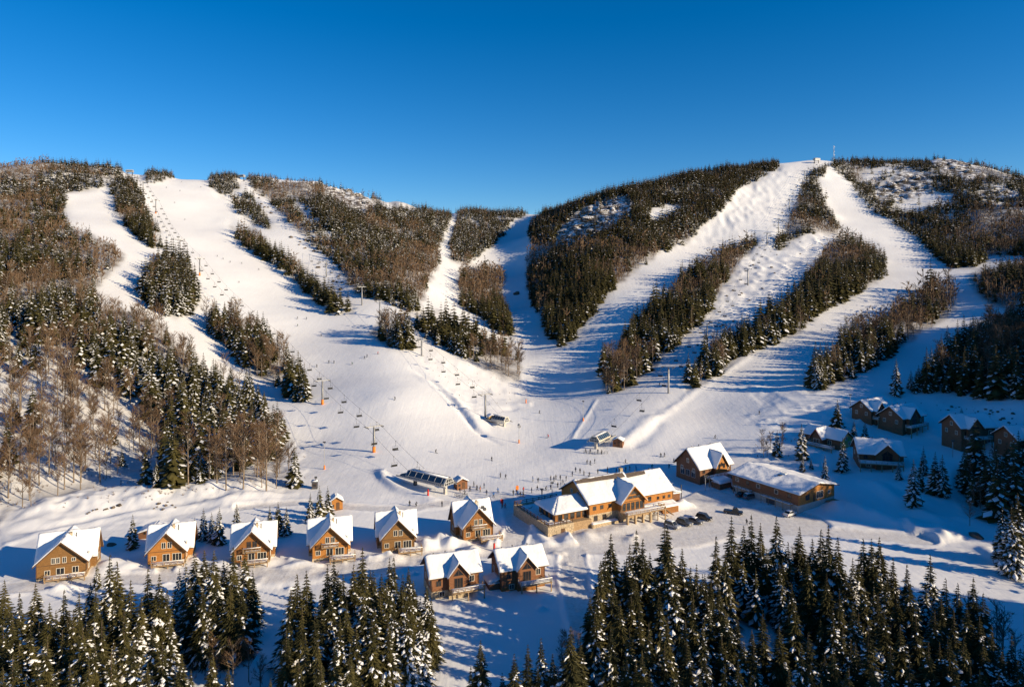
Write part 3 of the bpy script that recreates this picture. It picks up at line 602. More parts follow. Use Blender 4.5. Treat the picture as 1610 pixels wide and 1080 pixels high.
# ---------------------------------------------------------------- buildings
def rise(x, y, s): return float(vnoise(np.array([x]), np.array([y]), s)[0])
def snow_slab(mb, A, B, D, E, t=.42, edges=(0, 1, 1, 1), seed=1, n=14, bare=None, m=0):
    """snow lying on a roof plane. A-B upper edge, E-D lower edge (A above E). edges: (top, right, bottom, left) rounded off"""
    A, B, D, E = map(Vector, (A, B, D, E)); lw = (B-A).length; lh = (E-A).length; nx = max(6, int(lw/.5)); ny = max(5, int(lh/.5)); V = []
    for j in range(ny+1):
        for i in range(nx+1):
            s, q = i/nx, j/ny; p = (A*(1-s)+B*s)*(1-q)+(E*(1-s)+D*s)*q; f = 1.0
            for on, d in zip(edges, (q*lh, (1-s)*lw, (1-q)*lh, s*lw)):
                if on: x = min(1, d/.55); f = min(f, .45+.55*math.sqrt(max(0, 1-(1-x)**2)))
            h = t*f*(1+.42*rise(p.x*.5, p.y*.5, seed)+.2*rise(p.x*1.7, p.y*1.7, seed+1)); V.append((p.x, p.y, p.z+h))
    o = len(V); F_ = []
    for j in range(ny):
        for i in range(nx): a = j*(nx+1)+i; F_.append((a, a+1, a+nx+2, a+nx+1))
    ring = [i for i in range(nx+1)]+[j*(nx+1)+nx for j in range(1, ny+1)]+[ny*(nx+1)+i for i in range(nx-1, -1, -1)]+[j*(nx+1) for j in range(ny-1, 0, -1)]
    for k in ring:
        j, i = divmod(k, nx+1); s, q = i/nx, j/ny; p = (A*(1-s)+B*s)*(1-q)+(E*(1-s)+D*s)*q; V.append((p.x, p.y, p.z+.02))
    nr = len(ring)
    for k in range(nr): F_.append((ring[k], o+k, o+(k+1) % nr, ring[(k+1) % nr]))
    mb.add(V, F_, m)
def board(mb, A, B, D, E, t=.2, m=0):
    vs = [Vector(p) for p in (A, B, D, E)]; mb.add([tuple(p) for p in vs]+[(p.x, p.y, p.z-t) for p in vs], [(0,1,2,3),(4,7,6,5),(0,4,5,1),(1,5,6,2),(2,6,7,3),(3,7,4,0)], m)

class House:
    def __init__(s, name, label, cat, u, v, rot, group=None, dz=0, fwd=0):
        p = hit(u, v); s.rot = R(rot); s.root = thing(name, label, cat, (p.x, p.y, p.z+dz), s.rot, group); s.p = p
        s.wall = MB(); s.found = MB(); s.roof = MB(); s.snow = MB(); s.seed = random.randint(1, 99); s.foot = []
    def world(s, x, y): c, n = math.cos(s.rot), math.sin(s.rot); return s.p.x+c*x-n*y, s.p.y+n*x+c*y
    def keep(s, x0, x1, y0, y1):
        for a in np.arange(x0, x1+.1, 3):
            for b in np.arange(y0, y1+.1, 3): BUILD_KEEP.append((*s.world(a, b), 3.6))
    def body(s, x0, x1, y0, y1, eave, ridge, axis, z0=0.0, over=.7, fover=.9, snow=.42, fh=.9, bare=0, roof=True, fbase=-2.2):
        s.keep(x0, x1, y0, y1)
        if axis == 'y':
            xc = (x0+x1)/2; s.wall.prism([(x0, z0+fh), (x1, z0+fh), (x1, eave), (xc, ridge), (x0, eave)], 'y', y0, y1)
            k = (ridge-eave)/(x1-xc); e = .22
            a0, a1 = y0-fover, y1+fover
            L = ((xc, a0, ridge+e), (xc, a1, ridge+e), (x0-over, a1, eave-k*over+e), (x0-over, a0, eave-k*over+e)); Rr = ((xc, a1, ridge+e), (xc, a0, ridge+e), (x1+over, a0, eave-k*over+e), (x1+over, a1, eave-k*over+e))
        else:
            yc = (y0+y1)/2; s.wall.prism([(y0, z0+fh), (y1, z0+fh), (y1, eave), (yc, ridge), (y0, eave)], 'x', x0, x1)
            k = (ridge-eave)/(y1-yc); e = .22; a0, a1 = x0-fover, x1+fover
            L = ((a1, yc, ridge+e), (a0, yc, ridge+e), (a0, y0-over, eave-k*over+e), (a1, y0-over, eave-k*over+e))[:]
            L = ((a0, yc, ridge+e), (a1, yc, ridge+e), (a1, y0-over, eave-k*over+e), (a0, y0-over, eave-k*over+e)); Rr = ((a1, yc, ridge+e), (a0, yc, ridge+e), (a0, y1+over, eave-k*over+e), (a1, y1+over, eave-k*over+e))
        s.found.box(x0-.04, y0-.04, fbase, x1+.04, y1+.04, z0+fh)
        for pl in (L, Rr):
            board(s.roof, *pl)
            if bare and pl is L:
                A, B, D, E = map(Vector, pl); q = bare; snow_slab(s.snow, A.lerp(E, q), B.lerp(D, q), D, E, snow, (1, 1, 1, 1), s.seed)
            else: snow_slab(s.snow, *pl, snow, (0, 1, 1, 1), s.seed)
    def win(s, x, z, w, h, face, off, frame='cream', mull=1, parent=None, arch=False):
        """window centred at x along the wall, sill height z; face gives the wall, off its coordinate"""
        f = MB(); g = MB(); b = .10
        f.box(-w/2-b, -.07, -b, w/2+b, .02, 0); f.box(-w/2-b, -.07, h, w/2+b, .02, h+b); f.box(-w/2-b, -.07, 0, -w/2, .02, h); f.box(w/2, -.07, 0, w/2+b, .02, h)
        for i in range(mull): xx = -w/2+w*(i+1)/(mull+1); f.box(xx-.04, -.065, 0, xx+.04, .015, h)
        g.box(-w/2, -.035, 0, w/2, .012, h)
        ang = {'f': 0, 'r': 90, 'b': 180, 'l': 270}[face]; loc = {'f': (x, off, z), 'b': (x, off, z), 'r': (off, x, z), 'l': (off, x, z)}[face]
        mt = Matrix.Translation(loc) @ Matrix.Rotation(R(ang), 4, 'Z')
        o = f.xf(mt).build('window', M[frame], s.root); g.xf(mt).build('pane', M['glass'], o); return o
    def tri_win(s, xc, z, w, h, off, frame='trim'):
        f = MB(); g = MB()
        f.prism([(xc-w/2-.12, z-.1), (xc+w/2+.12, z-.1), (xc, z+h+.12)], 'y', off-.05, off+.01); g.prism([(xc-w/2+.05, z), (xc+w/2-.05, z), (xc, z+h-.08)], 'y', off-.08, off-.02)
        f.box(xc-.05, off-.10, z, xc+.05, off-.04, z+h*.85)
        o = f.build('window', M[frame], s.root); g.build('pane', M['glass'], o)
    def deck(s, x0, x1, y0, y1, z, rail='deck_wood', post=True, name='deck', snow=.3, sides='flr', base=-2):
        d = MB(); d.box(x0, y0, z-.22, x1, y1, z)
        if post:
            for x in np.linspace(x0+.2, x1-.2, max(2, int((x1-x0)/3)+1)): d.box(x-.12, y0+.1, base, x+.12, y0+.34, z-.22)
        o = d.build(name, M['deck_wood'], s.root); r = MB()
        def run(a, b):
            n = max(1, int(math.dist(a, b)/1.6))
            for i in range(n+1):
                x = a[0]+(b[0]-a[0])*i/n; y = a[1]+(b[1]-a[1])*i/n; r.box(x-.06, y-.06, z, x+.06, y+.06, z+1.02)
            for hh in (.98, .55, .2):
                r.box(min(a[0], b[0])-.05, min(a[1], b[1])-.05, z+hh-.05, max(a[0], b[0])+.05, max(a[1], b[1])+.05, z+hh+(.05 if hh > .9 else 0))
            m = max(2, int(math.dist(a, b)/.35))
            for i in range(m):
                x = a[0]+(b[0]-a[0])*(i+.5)/m; y = a[1]+(b[1]-a[1])*(i+.5)/m; r.box(x-.02, y-.02, z+.16, x+.02, y+.02, z+.94)
        if 'f' in sides: run((x0+.06, y0+.06), (x1-.06, y0+.06))
        if 'l' in sides: run((x0+.06, y0+.2), (x0+.06, y1-.1))
        if 'r' in sides: run((x1-.06, y0+.2), (x1-.06, y1-.1))
        r.build('railing', M[rail], o)
        if snow:
            q = MB(); snow_slab(q, (x0+.3, y1-.05, z-.01), (x1-.3, y1-.05, z-.01), (x1-.3, y0+.3, z-.01), (x0+.3, y0+.3, z-.01), snow, (1,1,1,1), s.seed+5)
            q2 = q; q2.box(x0, y0-.02, z+1.04, x1, y0+.14, z+1.16); q2.build('snow_cover', M['snow'], o, True)
        return o
    def door(s, x, z, face='f', off=0, w=.95, h=2.05, m='trim'):
        d = MB(); d.box(-w/2, -.06, 0, w/2, .02, h); ang = {'f': 0, 'r': 90, 'b': 180, 'l': 270}[face]; loc = {'f': (x, off, z), 'b': (x, off, z), 'r': (off, x, z), 'l': (off, x, z)}[face]
        mt = Matrix.Translation(loc) @ Matrix.Rotation(R(ang), 4, 'Z'); o = d.xf(mt).build('door', M[m], s.root)
        k = MB(); k.box(w/2-.2, -.11, h*.48, w/2-.12, -.05, h*.53); k.xf(mt).build('handle', M['steel'], o)
    def chimney(s, x, y, z, h=.9, w=.5, m='stone'):
        c = MB(); c.box(x-w/2, y-w/2, z-1.2, x+w/2, y+w/2, z+h); c.box(x-w/2-.08, y-w/2-.08, z+h, x+w/2+.08, y+w/2+.08, z+h+.12); c.build('chimney', M[m], s.root)
    def vent(s, x, y, z, h=.7):
        c = MB(); c.tube((x, y, z-.6), (x, y, z+h), .13, n=8); c.tube((x, y, z+h), (x, y, z+h+.15), .2, .12, n=8); c.build('vent_pipe', M['steel_dark'], s.root)
    def trimbox(s, boxes, name='trim_board', m='trim'):
        for b in boxes: t = MB(); t.box(*b); t.build(name, M[m], s.root)
    def done(s, wall='wood', found='stone', roof='trim'):
        s.wall.build('wall', M[wall], s.root); s.found.build('foundation', M[found], s.root)
        r = s.roof.build('roof', M[roof], s.root); s.snow.build('snow_cover', M['snow'], r, True)

def gable_chalet(label, u, v, rot, wall, balc, w=11, d=10, eave=4.9, ridge=9.2, style=0, dz=0):
    eave -= .2; ridge += .75; w -= .3; rot += {0: 0, 1: 2, 2: -2, 3: 3, 4: 0}[style]
    h = House('gable_chalet', label, 'chalet', u, v, rot, 'gable-fronted wooden chalets in the left row', dz)
    h.body(-w/2, w/2, 0, d, eave, ridge, 'y', fh=.8)
    h.body(-w/2-1.0, w/2+1.0, d*.42, d-.5, eave-.1, ridge-.15, 'x', fh=.8, fover=.6)
    # front: attic windows, ground floor windows, corner boards
    if style == 1:
        for x in (-1.9, -.85, .6): h.win(x, 4.4, .75, 1.4, 'f', 0)
        h.win(2.7, 4.6, .8, .8, 'f', 0); h.win(-3.2, 1.5, 1.1, 1.2, 'f', 0); h.win(-.3, 1.4, 1.7, 1.6, 'f', 0, mull=1); h.win(3.1, 1.5, 1.3, 1.5, 'f', 0, mull=1)
    else:
        for x in (-.75, .75): h.win(x, 4.9, .95, 1.55, 'f', 0, 'trim' if style == 3 else 'cream')
        h.win(-3.2, 1.7, 1.1, 1.2, 'f', 0); h.win(-.1, 1.3, 1.6, 1.9, 'f', 0); h.win(2.6, 1.3, 2.2, 1.9, 'f', 0, mull=2)
    h.trimbox([(-w/2-.07, -.07, .82, -w/2+.14, .16, eave-.1), (w/2-.14, -.07, .82, w/2+.07, .16, eave-.1), (-w/2+.2, -.055, 3.95, w/2-.2, .02, 4.1)])
    # slanting barge boards under the gable
    for sg in (-1, 1):
        t = MB(); k = (ridge-eave)/(w/2); xo = w/2+.7
        t.prism([(0, ridge+.2), (sg*xo, eave-k*.7+.2), (sg*xo, eave-k*.7-.14), (0, ridge-.14)], 'y', -.99, -.91); t.build('barge_board', M['trim'], h.root)
    if balc in ('balcony', 'both'):
        h.deck(-2.3, 2.3, -1.5, -.02, 4.15, post=False, name='balcony', snow=.2)
        for x in (-2, 2): t = MB(); t.tube((x, -1.3, 3.9), (x, -.03, 2.9), .07); t.build('bracket', M['trim'], h.root)
    if balc in ('deck', 'both'): h.deck(-.2, w/2+2.0, -3.4, -.02, 1.1, name='deck', snow=.35)
    if balc == 'long': h.deck(-2.2, 2.4, -1.4, -.02, 4.1, post=False, name='balcony', snow=.2); h.deck(-2.6, w/2-.3, -2.4, -.02, 1.2, name='deck', snow=.35)
    if balc == 'flat': h.deck(-3.4, w/2+.2, -2.4, -.02, 1.0, name='deck', snow=.35)
    h.win(d*.2, 4.7, .8, 1.1, 'r', w/2); h.win(d*.2, 1.6, 1.2, 1.5, 'r', w/2, mull=1); h.win(d*.7, 1.6, 1.3, 1.6, 'r', w/2+1); h.win(d*.7, 4.8, .9, 1.2, 'r', w/2+1)
    h.win(d*.2, 1.7, .9, 1.2, 'l', -w/2); h.win(d*.7, 1.7, .9, 1.2, 'l', -w/2-1)
    h.chimney(.9, d*.45, ridge-.2, .8, .55); h.vent(1.9, d*.55, ridge-.9, .8)
    if style == 2: h.chimney(3.4, d*.72, ridge-1.4, 1.0, .7)
    if style == 4:
        for y in (2.5, 4.2): sk = MB(); sk.box(2.6, y, ridge-2.05, 3.5, y+.9, ridge-1.35); sk.build('skylight', M['steel_dark'], h.root)
    h.done(wall); h.root.scale = (.88, .88, .86); return h
gable_chalet('large olive-brown gabled chalet at the left end of the front row', 97, 911, 17, 'wood_olive', 'flat', 11.6, 11, style=1)
gable_chalet('orange wooden gabled chalet second from the left, half hidden by spruces, pale snowy deck', 262, 889, 15, 'wood_bright', 'flat', 9.6, 10, 4.4, 8.4)
gable_chalet('gabled chalet third from the left with two snow-covered balconies one above the other', 396, 888, 12, 'wood', 'long', 9.6, 9.5, 4.6, 8.6, 3)
gable_chalet('orange-brown gabled chalet with a wooden balcony high on its front, left of the plain one', 519, 880, 16, 'wood_bright', 'both', 9.8, 10.5, 4.6, 8.6)
gable_chalet('plain-fronted gabled chalet with a chimney and a stone-based side deck, fifth from the left', 626, 869, 17, 'wood_olive', 'deck', 9.4, 10.5, 4.8, 8.8, 2)
gable_chalet('gabled chalet with two round-topped skylights, nearest to the lodge terrace', 752, 850, 22, 'wood', 'both', 9.6, 10.5, 5.0, 9.2, 4)

def dormer_chalet(name, label, u, v, rot, wall, w=12, d=8.5, eave=5.6, ridge=8.8, group=None, gx=.5, gw=4.8, deckx=None, dz=0, found='stone', gr=None, mirror=1, decks=True, rail='deck_wood', fbase=-2.5, snowy=True):
    h = House(name, label, 'chalet', u, v, rot, group, dz)
    h.body(-w/2, w/2, 0, d, eave, ridge, 'x', fh=1.9 if found == 'stone' else 1.0, fbase=fbase)
    gx *= mirror; gr = gr or ridge-.35
    h.body(gx-gw/2, gx+gw/2, -1.2, d/2, eave, gr, 'y', over=.5, fover=.7, fh=1.9 if found == 'stone' else 1.0, fbase=fbase)
    h.tri_win(gx, eave-.1, gw*.55, 1.5, -1.2); h.win(gx, 2.5, gw*.42, 2.3, 'f', -1.2, 'trim', 2)
    h.win(-w/2+1.8, 3.1, 1.1, 1.2, 'f', 0, 'trim'); h.win(w/2-1.8, 3.1, 1.1, 1.4, 'f', 0, 'cream'); h.win(-w/2+2.6, .5, 1.2, 1.1, 'f', -.04); h.win(w/2-2.4, .4, 1.2, 1.2, 'f', -.04)
    for y, z in ((d*.25, 3), (d*.75, 3), (d*.5, 5.8)):
        h.win(y, z, .9, 1.2, 'l', -w/2); h.win(y, z, .9, 1.2, 'r', w/2)
    h.trimbox([(-w/2-.06, -.06, 2, -w/2+.14, .14, eave-.1), (w/2-.14, -.06, 2, w/2+.06, .14, eave-.1)])
    if decks:
        x0, x1 = deckx or (gx-gw/2, w/2+.6)
        h.deck(x0, x1, -3.6, -1.22, 2.3, rail, snow=.4 if snowy else .15, base=fbase)
        if x1 > gx+gw/2+.5:
            o = MB(); o.box(gx+gw/2+.06, -1.22, 2.08, min(x1, w/2), -.05, 2.3); o.build('deck_board', M['deck_wood'], h.root)
    for x, y in ((-w*.38, d*.5), (-w*.12, d*.55), (w*.22, d*.5)): h.vent(x, y, ridge+.2, .5)
    h.done(wall, found)
    if name == 'dormer_chalet': h.root.scale = (.88, .88, .88)
    return h
h = dormer_chalet('dormer_chalet', 'red-brown chalet with a wide snowy balcony and glass gable, in front of the row', 716, 937, 20, 'wood_red', 12, 8.2)
h = dormer_chalet('dormer_chalet', 'dark chalet with tree shadows on its snowy roof and a snowed-in side porch', 823, 926, 20, 'wood_red', 11.6, 8.2, found='wood', rail='galv')
q = MB(); q.box(-8.6, 1.5, -2, -5.84, 5.5, 1.8); o = q.build('porch', M['wood_dark'], h.root); q = MB(); snow_slab(q, (-5.84, 1.2, 2.7), (-5.84, 5.8, 2.7), (-9, 5.8, 1.9), (-9, 1.2, 1.9), .4, (0,1,1,1)); q.box(-8.9, 1.3, 1.8, -5.84, 5.7, 1.9); q.build('snow_cover', M['snow'], o, True)
RC = 'dark chalets on the shaded slope at the right'
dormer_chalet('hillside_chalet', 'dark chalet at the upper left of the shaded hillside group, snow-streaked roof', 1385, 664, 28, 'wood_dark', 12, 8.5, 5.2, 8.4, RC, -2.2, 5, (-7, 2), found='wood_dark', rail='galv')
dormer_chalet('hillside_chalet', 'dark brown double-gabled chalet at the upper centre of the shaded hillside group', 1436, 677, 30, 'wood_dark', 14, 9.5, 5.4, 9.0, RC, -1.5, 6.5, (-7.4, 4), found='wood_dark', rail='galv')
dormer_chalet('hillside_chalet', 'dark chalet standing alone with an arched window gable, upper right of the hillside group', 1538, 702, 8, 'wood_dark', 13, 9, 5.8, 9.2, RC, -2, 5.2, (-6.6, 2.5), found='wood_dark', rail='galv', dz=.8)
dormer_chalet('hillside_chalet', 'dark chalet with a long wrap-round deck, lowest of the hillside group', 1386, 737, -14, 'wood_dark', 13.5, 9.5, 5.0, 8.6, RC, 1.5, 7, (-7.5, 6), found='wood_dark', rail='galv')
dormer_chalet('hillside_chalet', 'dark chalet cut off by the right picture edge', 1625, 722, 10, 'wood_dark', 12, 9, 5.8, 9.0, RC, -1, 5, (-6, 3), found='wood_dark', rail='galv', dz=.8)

# chalet with the yellow end wall
h = House('yellow_ended_chalet', 'low chalet with a bright yellow end wall, red roof edge and long snowy deck', 'chalet', 1308, 706, -56, None)
h.body(-11, 3.2, .2, 7.4, 3.8, 6.3, 'x', fh=.6); h.body(-6.6, -2.6, -2.6, 3.5, 3.6, 6.6, 'y', over=.5, fover=.6, fh=.6)
q = MB(); q.prism([(.1, .62), (7.5, .62), (7.5, 3.75), (3.8, 6.25), (.1, 3.75)], 'x', 3.2, 3.28); q.build('end_wall', M['wood_yellow'], h.root)
h.win(3.8, 3.3, 1.1, 1.2, 'r', 3.28); h.win(5.8, 1.2, 1.4, 1.3, 'r', 3.28); h.win(-1, 1.4, 1.2, 1.4, 'f', .2); h.win(-8.5, 1.4, 1.4, 1.4, 'f', .2); h.win(-4.6, 1.4, 2.2, 1.7, 'f', -2.6)
h.deck(-12.5, 2.6, -4.6, -2.65, .9, 'galv', snow=.35)
q = MB()
for sg in (-1, 1): q.prism([(-4.6, 6.85), (-4.6+sg*2.6, 4.9-2.0*.0-1.55), (-4.6+sg*2.6, 3.0), (-4.6, 6.5)], 'y', -3.3, -3.22)
q.build('barge_board', mat('red_trim', (.36, .07, .035), .6), h.root); h.chimney(-1, 3.8, 6.2, .9, .6); h.done('wood_dark', 'wood_dark')

# ------------------------------------------------ the base lodge
h = House('base_lodge', 'long two-storey wooden lodge with a snowy roof, central gable and raised deck', 'lodge', 988, 812, 27)
x0, x1, xm = -15.5, 19.5, 3.5
h.body(x0, xm, 0, 17, 6.9, 12.2, 'x', fh=3.0, bare=.0, fover=.8, fbase=-3); h.body(xm+.02, x1, .8, 16, 6.3, 11.5, 'x', fh=2.2, fover=.5, fbase=-3)
h.body(-4.6, 4.6, -2.4, 8, 6.4, 11.4, 'y', over=.8, fover=1.1, fh=3.0, fbase=-3)
for x in (-13.4, -10.6, -7.4): h.win(x, 4.4, 1.1, 1.2, 'f', 0, 'trim')
for x in (-13.0, -9.6): h.win(x, .8, 1.3, 1.6, 'f', -.04, 'trim')
h.tri_win(0, 8.5, 3.6, 1.5, -2.4)
for x in (-2.3, -.8, .8, 2.3): h.win(x, 7.1, 1.2, .8, 'f', -2.4, 'trim', 0)
for x in (-3.5, -1.8, 0, 1.8, 3.5): h.win(x, 3.3, 1.2, 2.4, 'f', -2.4, 'trim', 0)
for x in (6.6, 9.4): h.win(x, 3.6, 1.2, 1.5, 'f', .8, 'trim')
for x in (13, 15.5, 17.8): h.win(x, 3.7, .9, .9, 'f', .8, 'trim')
for y, z in ((3, 4.2), (7, 4.2), (11, 4.2), (14, 4.2), (6.5, 7.6), (10.5, 7.6), (12, .9)): h.win(y, z, 1.1, 1.3, 'l', x0)
for y in (4, 9, 13): h.win(y, 4, 1.1, 1.3, 'r', x1)
for sg in (-1, 1):
    t = MB(); t.prism([(0, 11.62), (sg*5.4, 5.75), (sg*5.4, 5.35), (0, 11.2)], 'y', -3.62, -3.52); t.build('barge_board', M['wood_bright'], h.root)
h.trimbox([(-15.58, -.08, 3.05, -15.3, .2, 6.7), (-4.68, -2.48, 3.05, -4.4, -2.2, 6.3), (4.4, -2.48, 3.05, 4.68, -2.2, 6.3), (-4.3, -2.46, 6.1, 4.3, -2.39, 6.3), (19.3, .72, 2.3, 19.58, 1.0, 6.1)])
h.deck(-5, 10.5, -6.4, -2.45, 3.0, snow=.22, base=-3); h.deck(4.7, 13.5, -2.3, .72, 2.98, snow=.2, sides='', base=-3)
for x in (-4.7, -1.6, 1.5, 4.6): t = MB(); t.box(x-.35, -6.2, -3, x+.35, -5.5, 2.75); t.build('deck_pillar', M['stone'], h.root)
for k in range(3):
    t = MB(); xc = -3.15+3.1*k; n = 9
    for i in range(n):
        a, b = math.pi*i/n, math.pi*(i+1)/n; t.prism([(xc+1.2*math.cos(a), 1+1.2*math.sin(a)), (xc+1.2*math.cos(a), 2.74), (xc+1.2*math.cos(b), 2.74), (xc+1.2*math.cos(b), 1+1.2*math.sin(b))], 'y', -6.0, -5.7)
    t.build('arch', M['deck_wood'], h.root)
t = MB()
for i in range(12): t.box(10.5+i*.33, -5.8, 2.8-i*.26, 10.85+i*.33, -3.9, 2.95-i*.26)
t.box(10.5, -5.9, -2.5, 10.9, -5.7, 3.6); t.build('stairs', M['deck_wood'], h.root)
t = MB(); t.box(-15.6, -2.2, -2.6, -5.6, -.1, .5); o = t.build('planter_wall', M['stone'], h.root); t = MB(); snow_slab(t, (-15.6, -.1, .5), (-5.6, -.1, .5), (-5.6, -2.2, .5), (-15.6, -2.2, .5), .3, (1,1,1,1)); t.build('snow_cover', M['snow'], o, True)
t = MB(); t.box(12.4, -2.4, -2, 19.2, .72, 1.6); o = t.build('store_room', M['wood'], h.root); t = MB(); snow_slab(t, (12, .75, 2.3), (19.5, .75, 2.3), (19.5, -2.7, 1.7), (12, -2.7, 1.7), .5, (0,1,1,1)); t.box(12.1, -2.6, 1.6, 19.4, .7, 1.7); t.build('snow_cover', M['snow'], o, True)
for x, y in ((-10, 8.5), (-2, 9.2), (9, 8.4), (15, 8.3)): h.vent(x, y, 12.2 if x < xm else 11.5, .9)
h.chimney(4.5, 10.5, 11.6, 1.7, 1.1)
t = MB(); board(t, (x0-.6, 8.3, 12.62), (xm, 8.3, 12.62), (xm-.6, 5.6, 11.83), (x0-.3, 6.2, 12.02), .05); board(t, (xm+.2, 8.3, 12.0), (13, 8.3, 12.0), (12, 6.3, 11.43), (xm+.6, 5.9, 11.33), .05)
t.build('bare_shingle_strip', M['shingle'], h.root)
t = MB(); t.box(x1+.02, 3, -3, x1+5, 12, 3.6); o = t.build('side_wing', M['wood_dark'], h.root); t = MB(); snow_slab(t, (x1+.02, 2.6, 5), (x1+.02, 12.4, 5), (x1+5.5, 12.4, 3.9), (x1+5.5, 2.6, 3.9), .4, (0,1,1,1)); t.box(x1+.1, 2.8, 3.6, x1+5.3, 12.2, 3.8); t.build('snow_cover', M['snow'], o, True)
for x in (x1+5.6, ): 
    t = MB(); t.tube((x, 3, -2), (x, 3, 6.5), .22); t.build('flue', M['steel_dark'], h.root)
h.done('wood_bright'); h.root.scale = (.86, .86, .82); LODGE = h
# annex with hipped snowy roof at the lodge's left end
h = House('annex', 'low wooden annex under a thick hipped snow roof beside the lodge terrace', 'annex', 900, 829, 27, dz=1.1)
h.keep(-6, 6, 0, 9); h.found.box(-5.5, 0, -3, 5.5, 9, .6); h.wall.box(-5.46, .04, .6, 5.46, 8.96, 3.3)
cs = [(-6.5, -1), (6.5, -1), (6.5, 10), (-6.5, 10)]; r0, r1 = (-2, 4.4, 5.9), (4.4, 4.4, 5.9)
for a, b, A_, B_ in (((-6.5, -1), (6.5, -1), r0, r1), ((6.5, 10), (-6.5, 10), r1, r0), ((-6.5, 10), (-6.5, -1), r0, r0), ((6.5, -1), (6.5, 10), r1, r1)):
    pl = (A_, B_, (*b, 3.35), (*a, 3.35))
    if A_ is not B_: board(h.roof, pl[0], pl[1], pl[2], pl[3], .18); snow_slab(h.snow, pl[0], pl[1], pl[2], pl[3], .45, (0, 0, 1, 0), 3)
    else: snow_slab(h.snow, A_, (B_[0]+.01, B_[1], B_[2]), pl[2], pl[3], .45, (0, 0, 1, 0), 3); h.roof.add([A_, pl[2], pl[3]], [(0, 1, 2)])
for x in (-3.9, -2, 0, 2, 3.9): h.win(x, 1.2, 1.2, 1.5, 'f', .04, 'trim', 0)
for y in (2, 4.5, 7): h.win(y, 1.2, 1.2, 1.5, 'l', -5.46, 'trim', 0)
h.door(5.0, .6, 'f', .04); h.done('wood')
# walled terrace
h = House('terrace', 'stone-walled terrace with a wooden rail and snowy tables, left end of the lodge', 'terrace', 874, 841, 27, dz=.5)
h.keep(-2, 7, 0, 16); t = MB(); t.box(-2.4, 0, -3, 5.6, 1.0, 1.9); t.box(-2.4, 1.0, -3, -1.4, 20, 1.9); t.box(-1.4, 19, -3, 12, 20, 1.9); t.build('wall', M['stone'], h.root)
t = MB(); t.box(-1.4, 1, -3, 12, 19, 1.5); o = t.build('floor', M['deck_wood'], h.root); t = MB(); snow_slab(t, (-1.3, 18.9, 1.5), (6.0, 18.9, 1.5), (6.0, 1.1, 1.5), (-1.3, 1.1, 1.5), .25, (1,1,1,1)); t.build('snow_cover', M['snow'], o, True)
t = MB()
for a, b in (((-2.2, .2), (5.4, .2)), ((-2.2, .2), (-2.2, 19.8)), ((-2.2, 19.8), (12, 19.8))):
    n = int(math.dist(a, b)/1.8)
    for i in range(n+1): x = a[0]+(b[0]-a[0])*i/n; y = a[1]+(b[1]-a[1])*i/n; t.box(x-.09, y-.09, 1.9, x+.09, y+.09, 3.0)
    for z in (2.3, 2.8): t.box(min(a[0], b[0])-.06, min(a[1], b[1])-.06, z, max(a[0], b[0])+.06, max(a[1], b[1])+.06, z+.14)
t.build('railing', M['trim'], h.root)
t = MB(); t.box(1.6, -.05, -1.5, 2.8, .02, .9); t.build('door', M['trim'], h.root)
for k, (x, y) in enumerate([(1, 4), (3.6, 7), (1, 10), (3.8, 13), (1, 16), (4, 3)]):
    wx, wy = h.world(x, y); tb = thing('picnic_table', 'snow-covered picnic table on the lodge terrace', 'table', (wx, wy, h.p.z+1.6), h.rot+.2*k, 'picnic tables on the terrace')
    t = MB(); t.box(-.9, -.38, .72, .9, .38, .8); t.build('tabletop', M['deck_wood'], tb)
    for sg in (-1, 1): t = MB(); t.box(-.9, sg*.7-.14, .42, .9, sg*.7+.14, .48); t.build('bench', M['deck_wood'], tb)
    for x in (-.6, .6): t = MB(); t.box(x-.04, -.7, .36, x+.04, .7, .42); t.box(x-.05, -.3, -.2, x+.05, -.2, .72); t.box(x-.05, .2, -.2, x+.05, .3, .72); t.build('leg', M['trim'], tb)
    t = MB(); snow_slab(t, (-.85, .34, .8), (.85, .34, .8), (.85, -.34, .8), (-.85, -.34, .8), .16, (1,1,1,1)); t.build('snow_cover', M['snow'], tb, True)

# rental chalet between lodge and long building
h = dormer_chalet('service_chalet', 'chalet with a small orange gable and dark glazed end, behind the car park', 1125, 755, 30, 'wood_dark', 14.5, 11, 5.0, 10.2, None, 1.5, 5.4, (-6.5, 7.5), found='wood_dark', gr=9.0, snowy=True)
t = MB(); t.prism([(1.5-2.66, 2.2), (1.5+2.66, 2.2), (1.5+2.66, 5.0), (1.5, 8.85), (1.5-2.66, 5.0)], 'y', -1.27, -1.21); t.build('gable_cladding', M['wood_bright'], h.root)
for x in (.4, 2.6): h.win(x, 4.3, .8, 1.4, 'f', -1.27, 'trim', 0)
for y in (3, 5.5, 8): h.win(y, 1.4, 1.6, 1.9, 'l', -7.25, 'galv', 1)
t = MB(); t.box(-5.8, -7.4, -1.5, -.6, -3.7, 1.6); o = t.build('entrance_shed', M['wood_dark'], h.root); t = MB(); snow_slab(t, (-6.2, -3.65, 2.4), (-.2, -3.65, 2.4), (-.2, -7.9, 1.7), (-6.2, -7.9, 1.7), .7, (1,1,1,1)); t.box(-6, -7.6, 1.6, -.4, -3.7, 1.7); t.build('snow_cover', M['snow'], o, True)

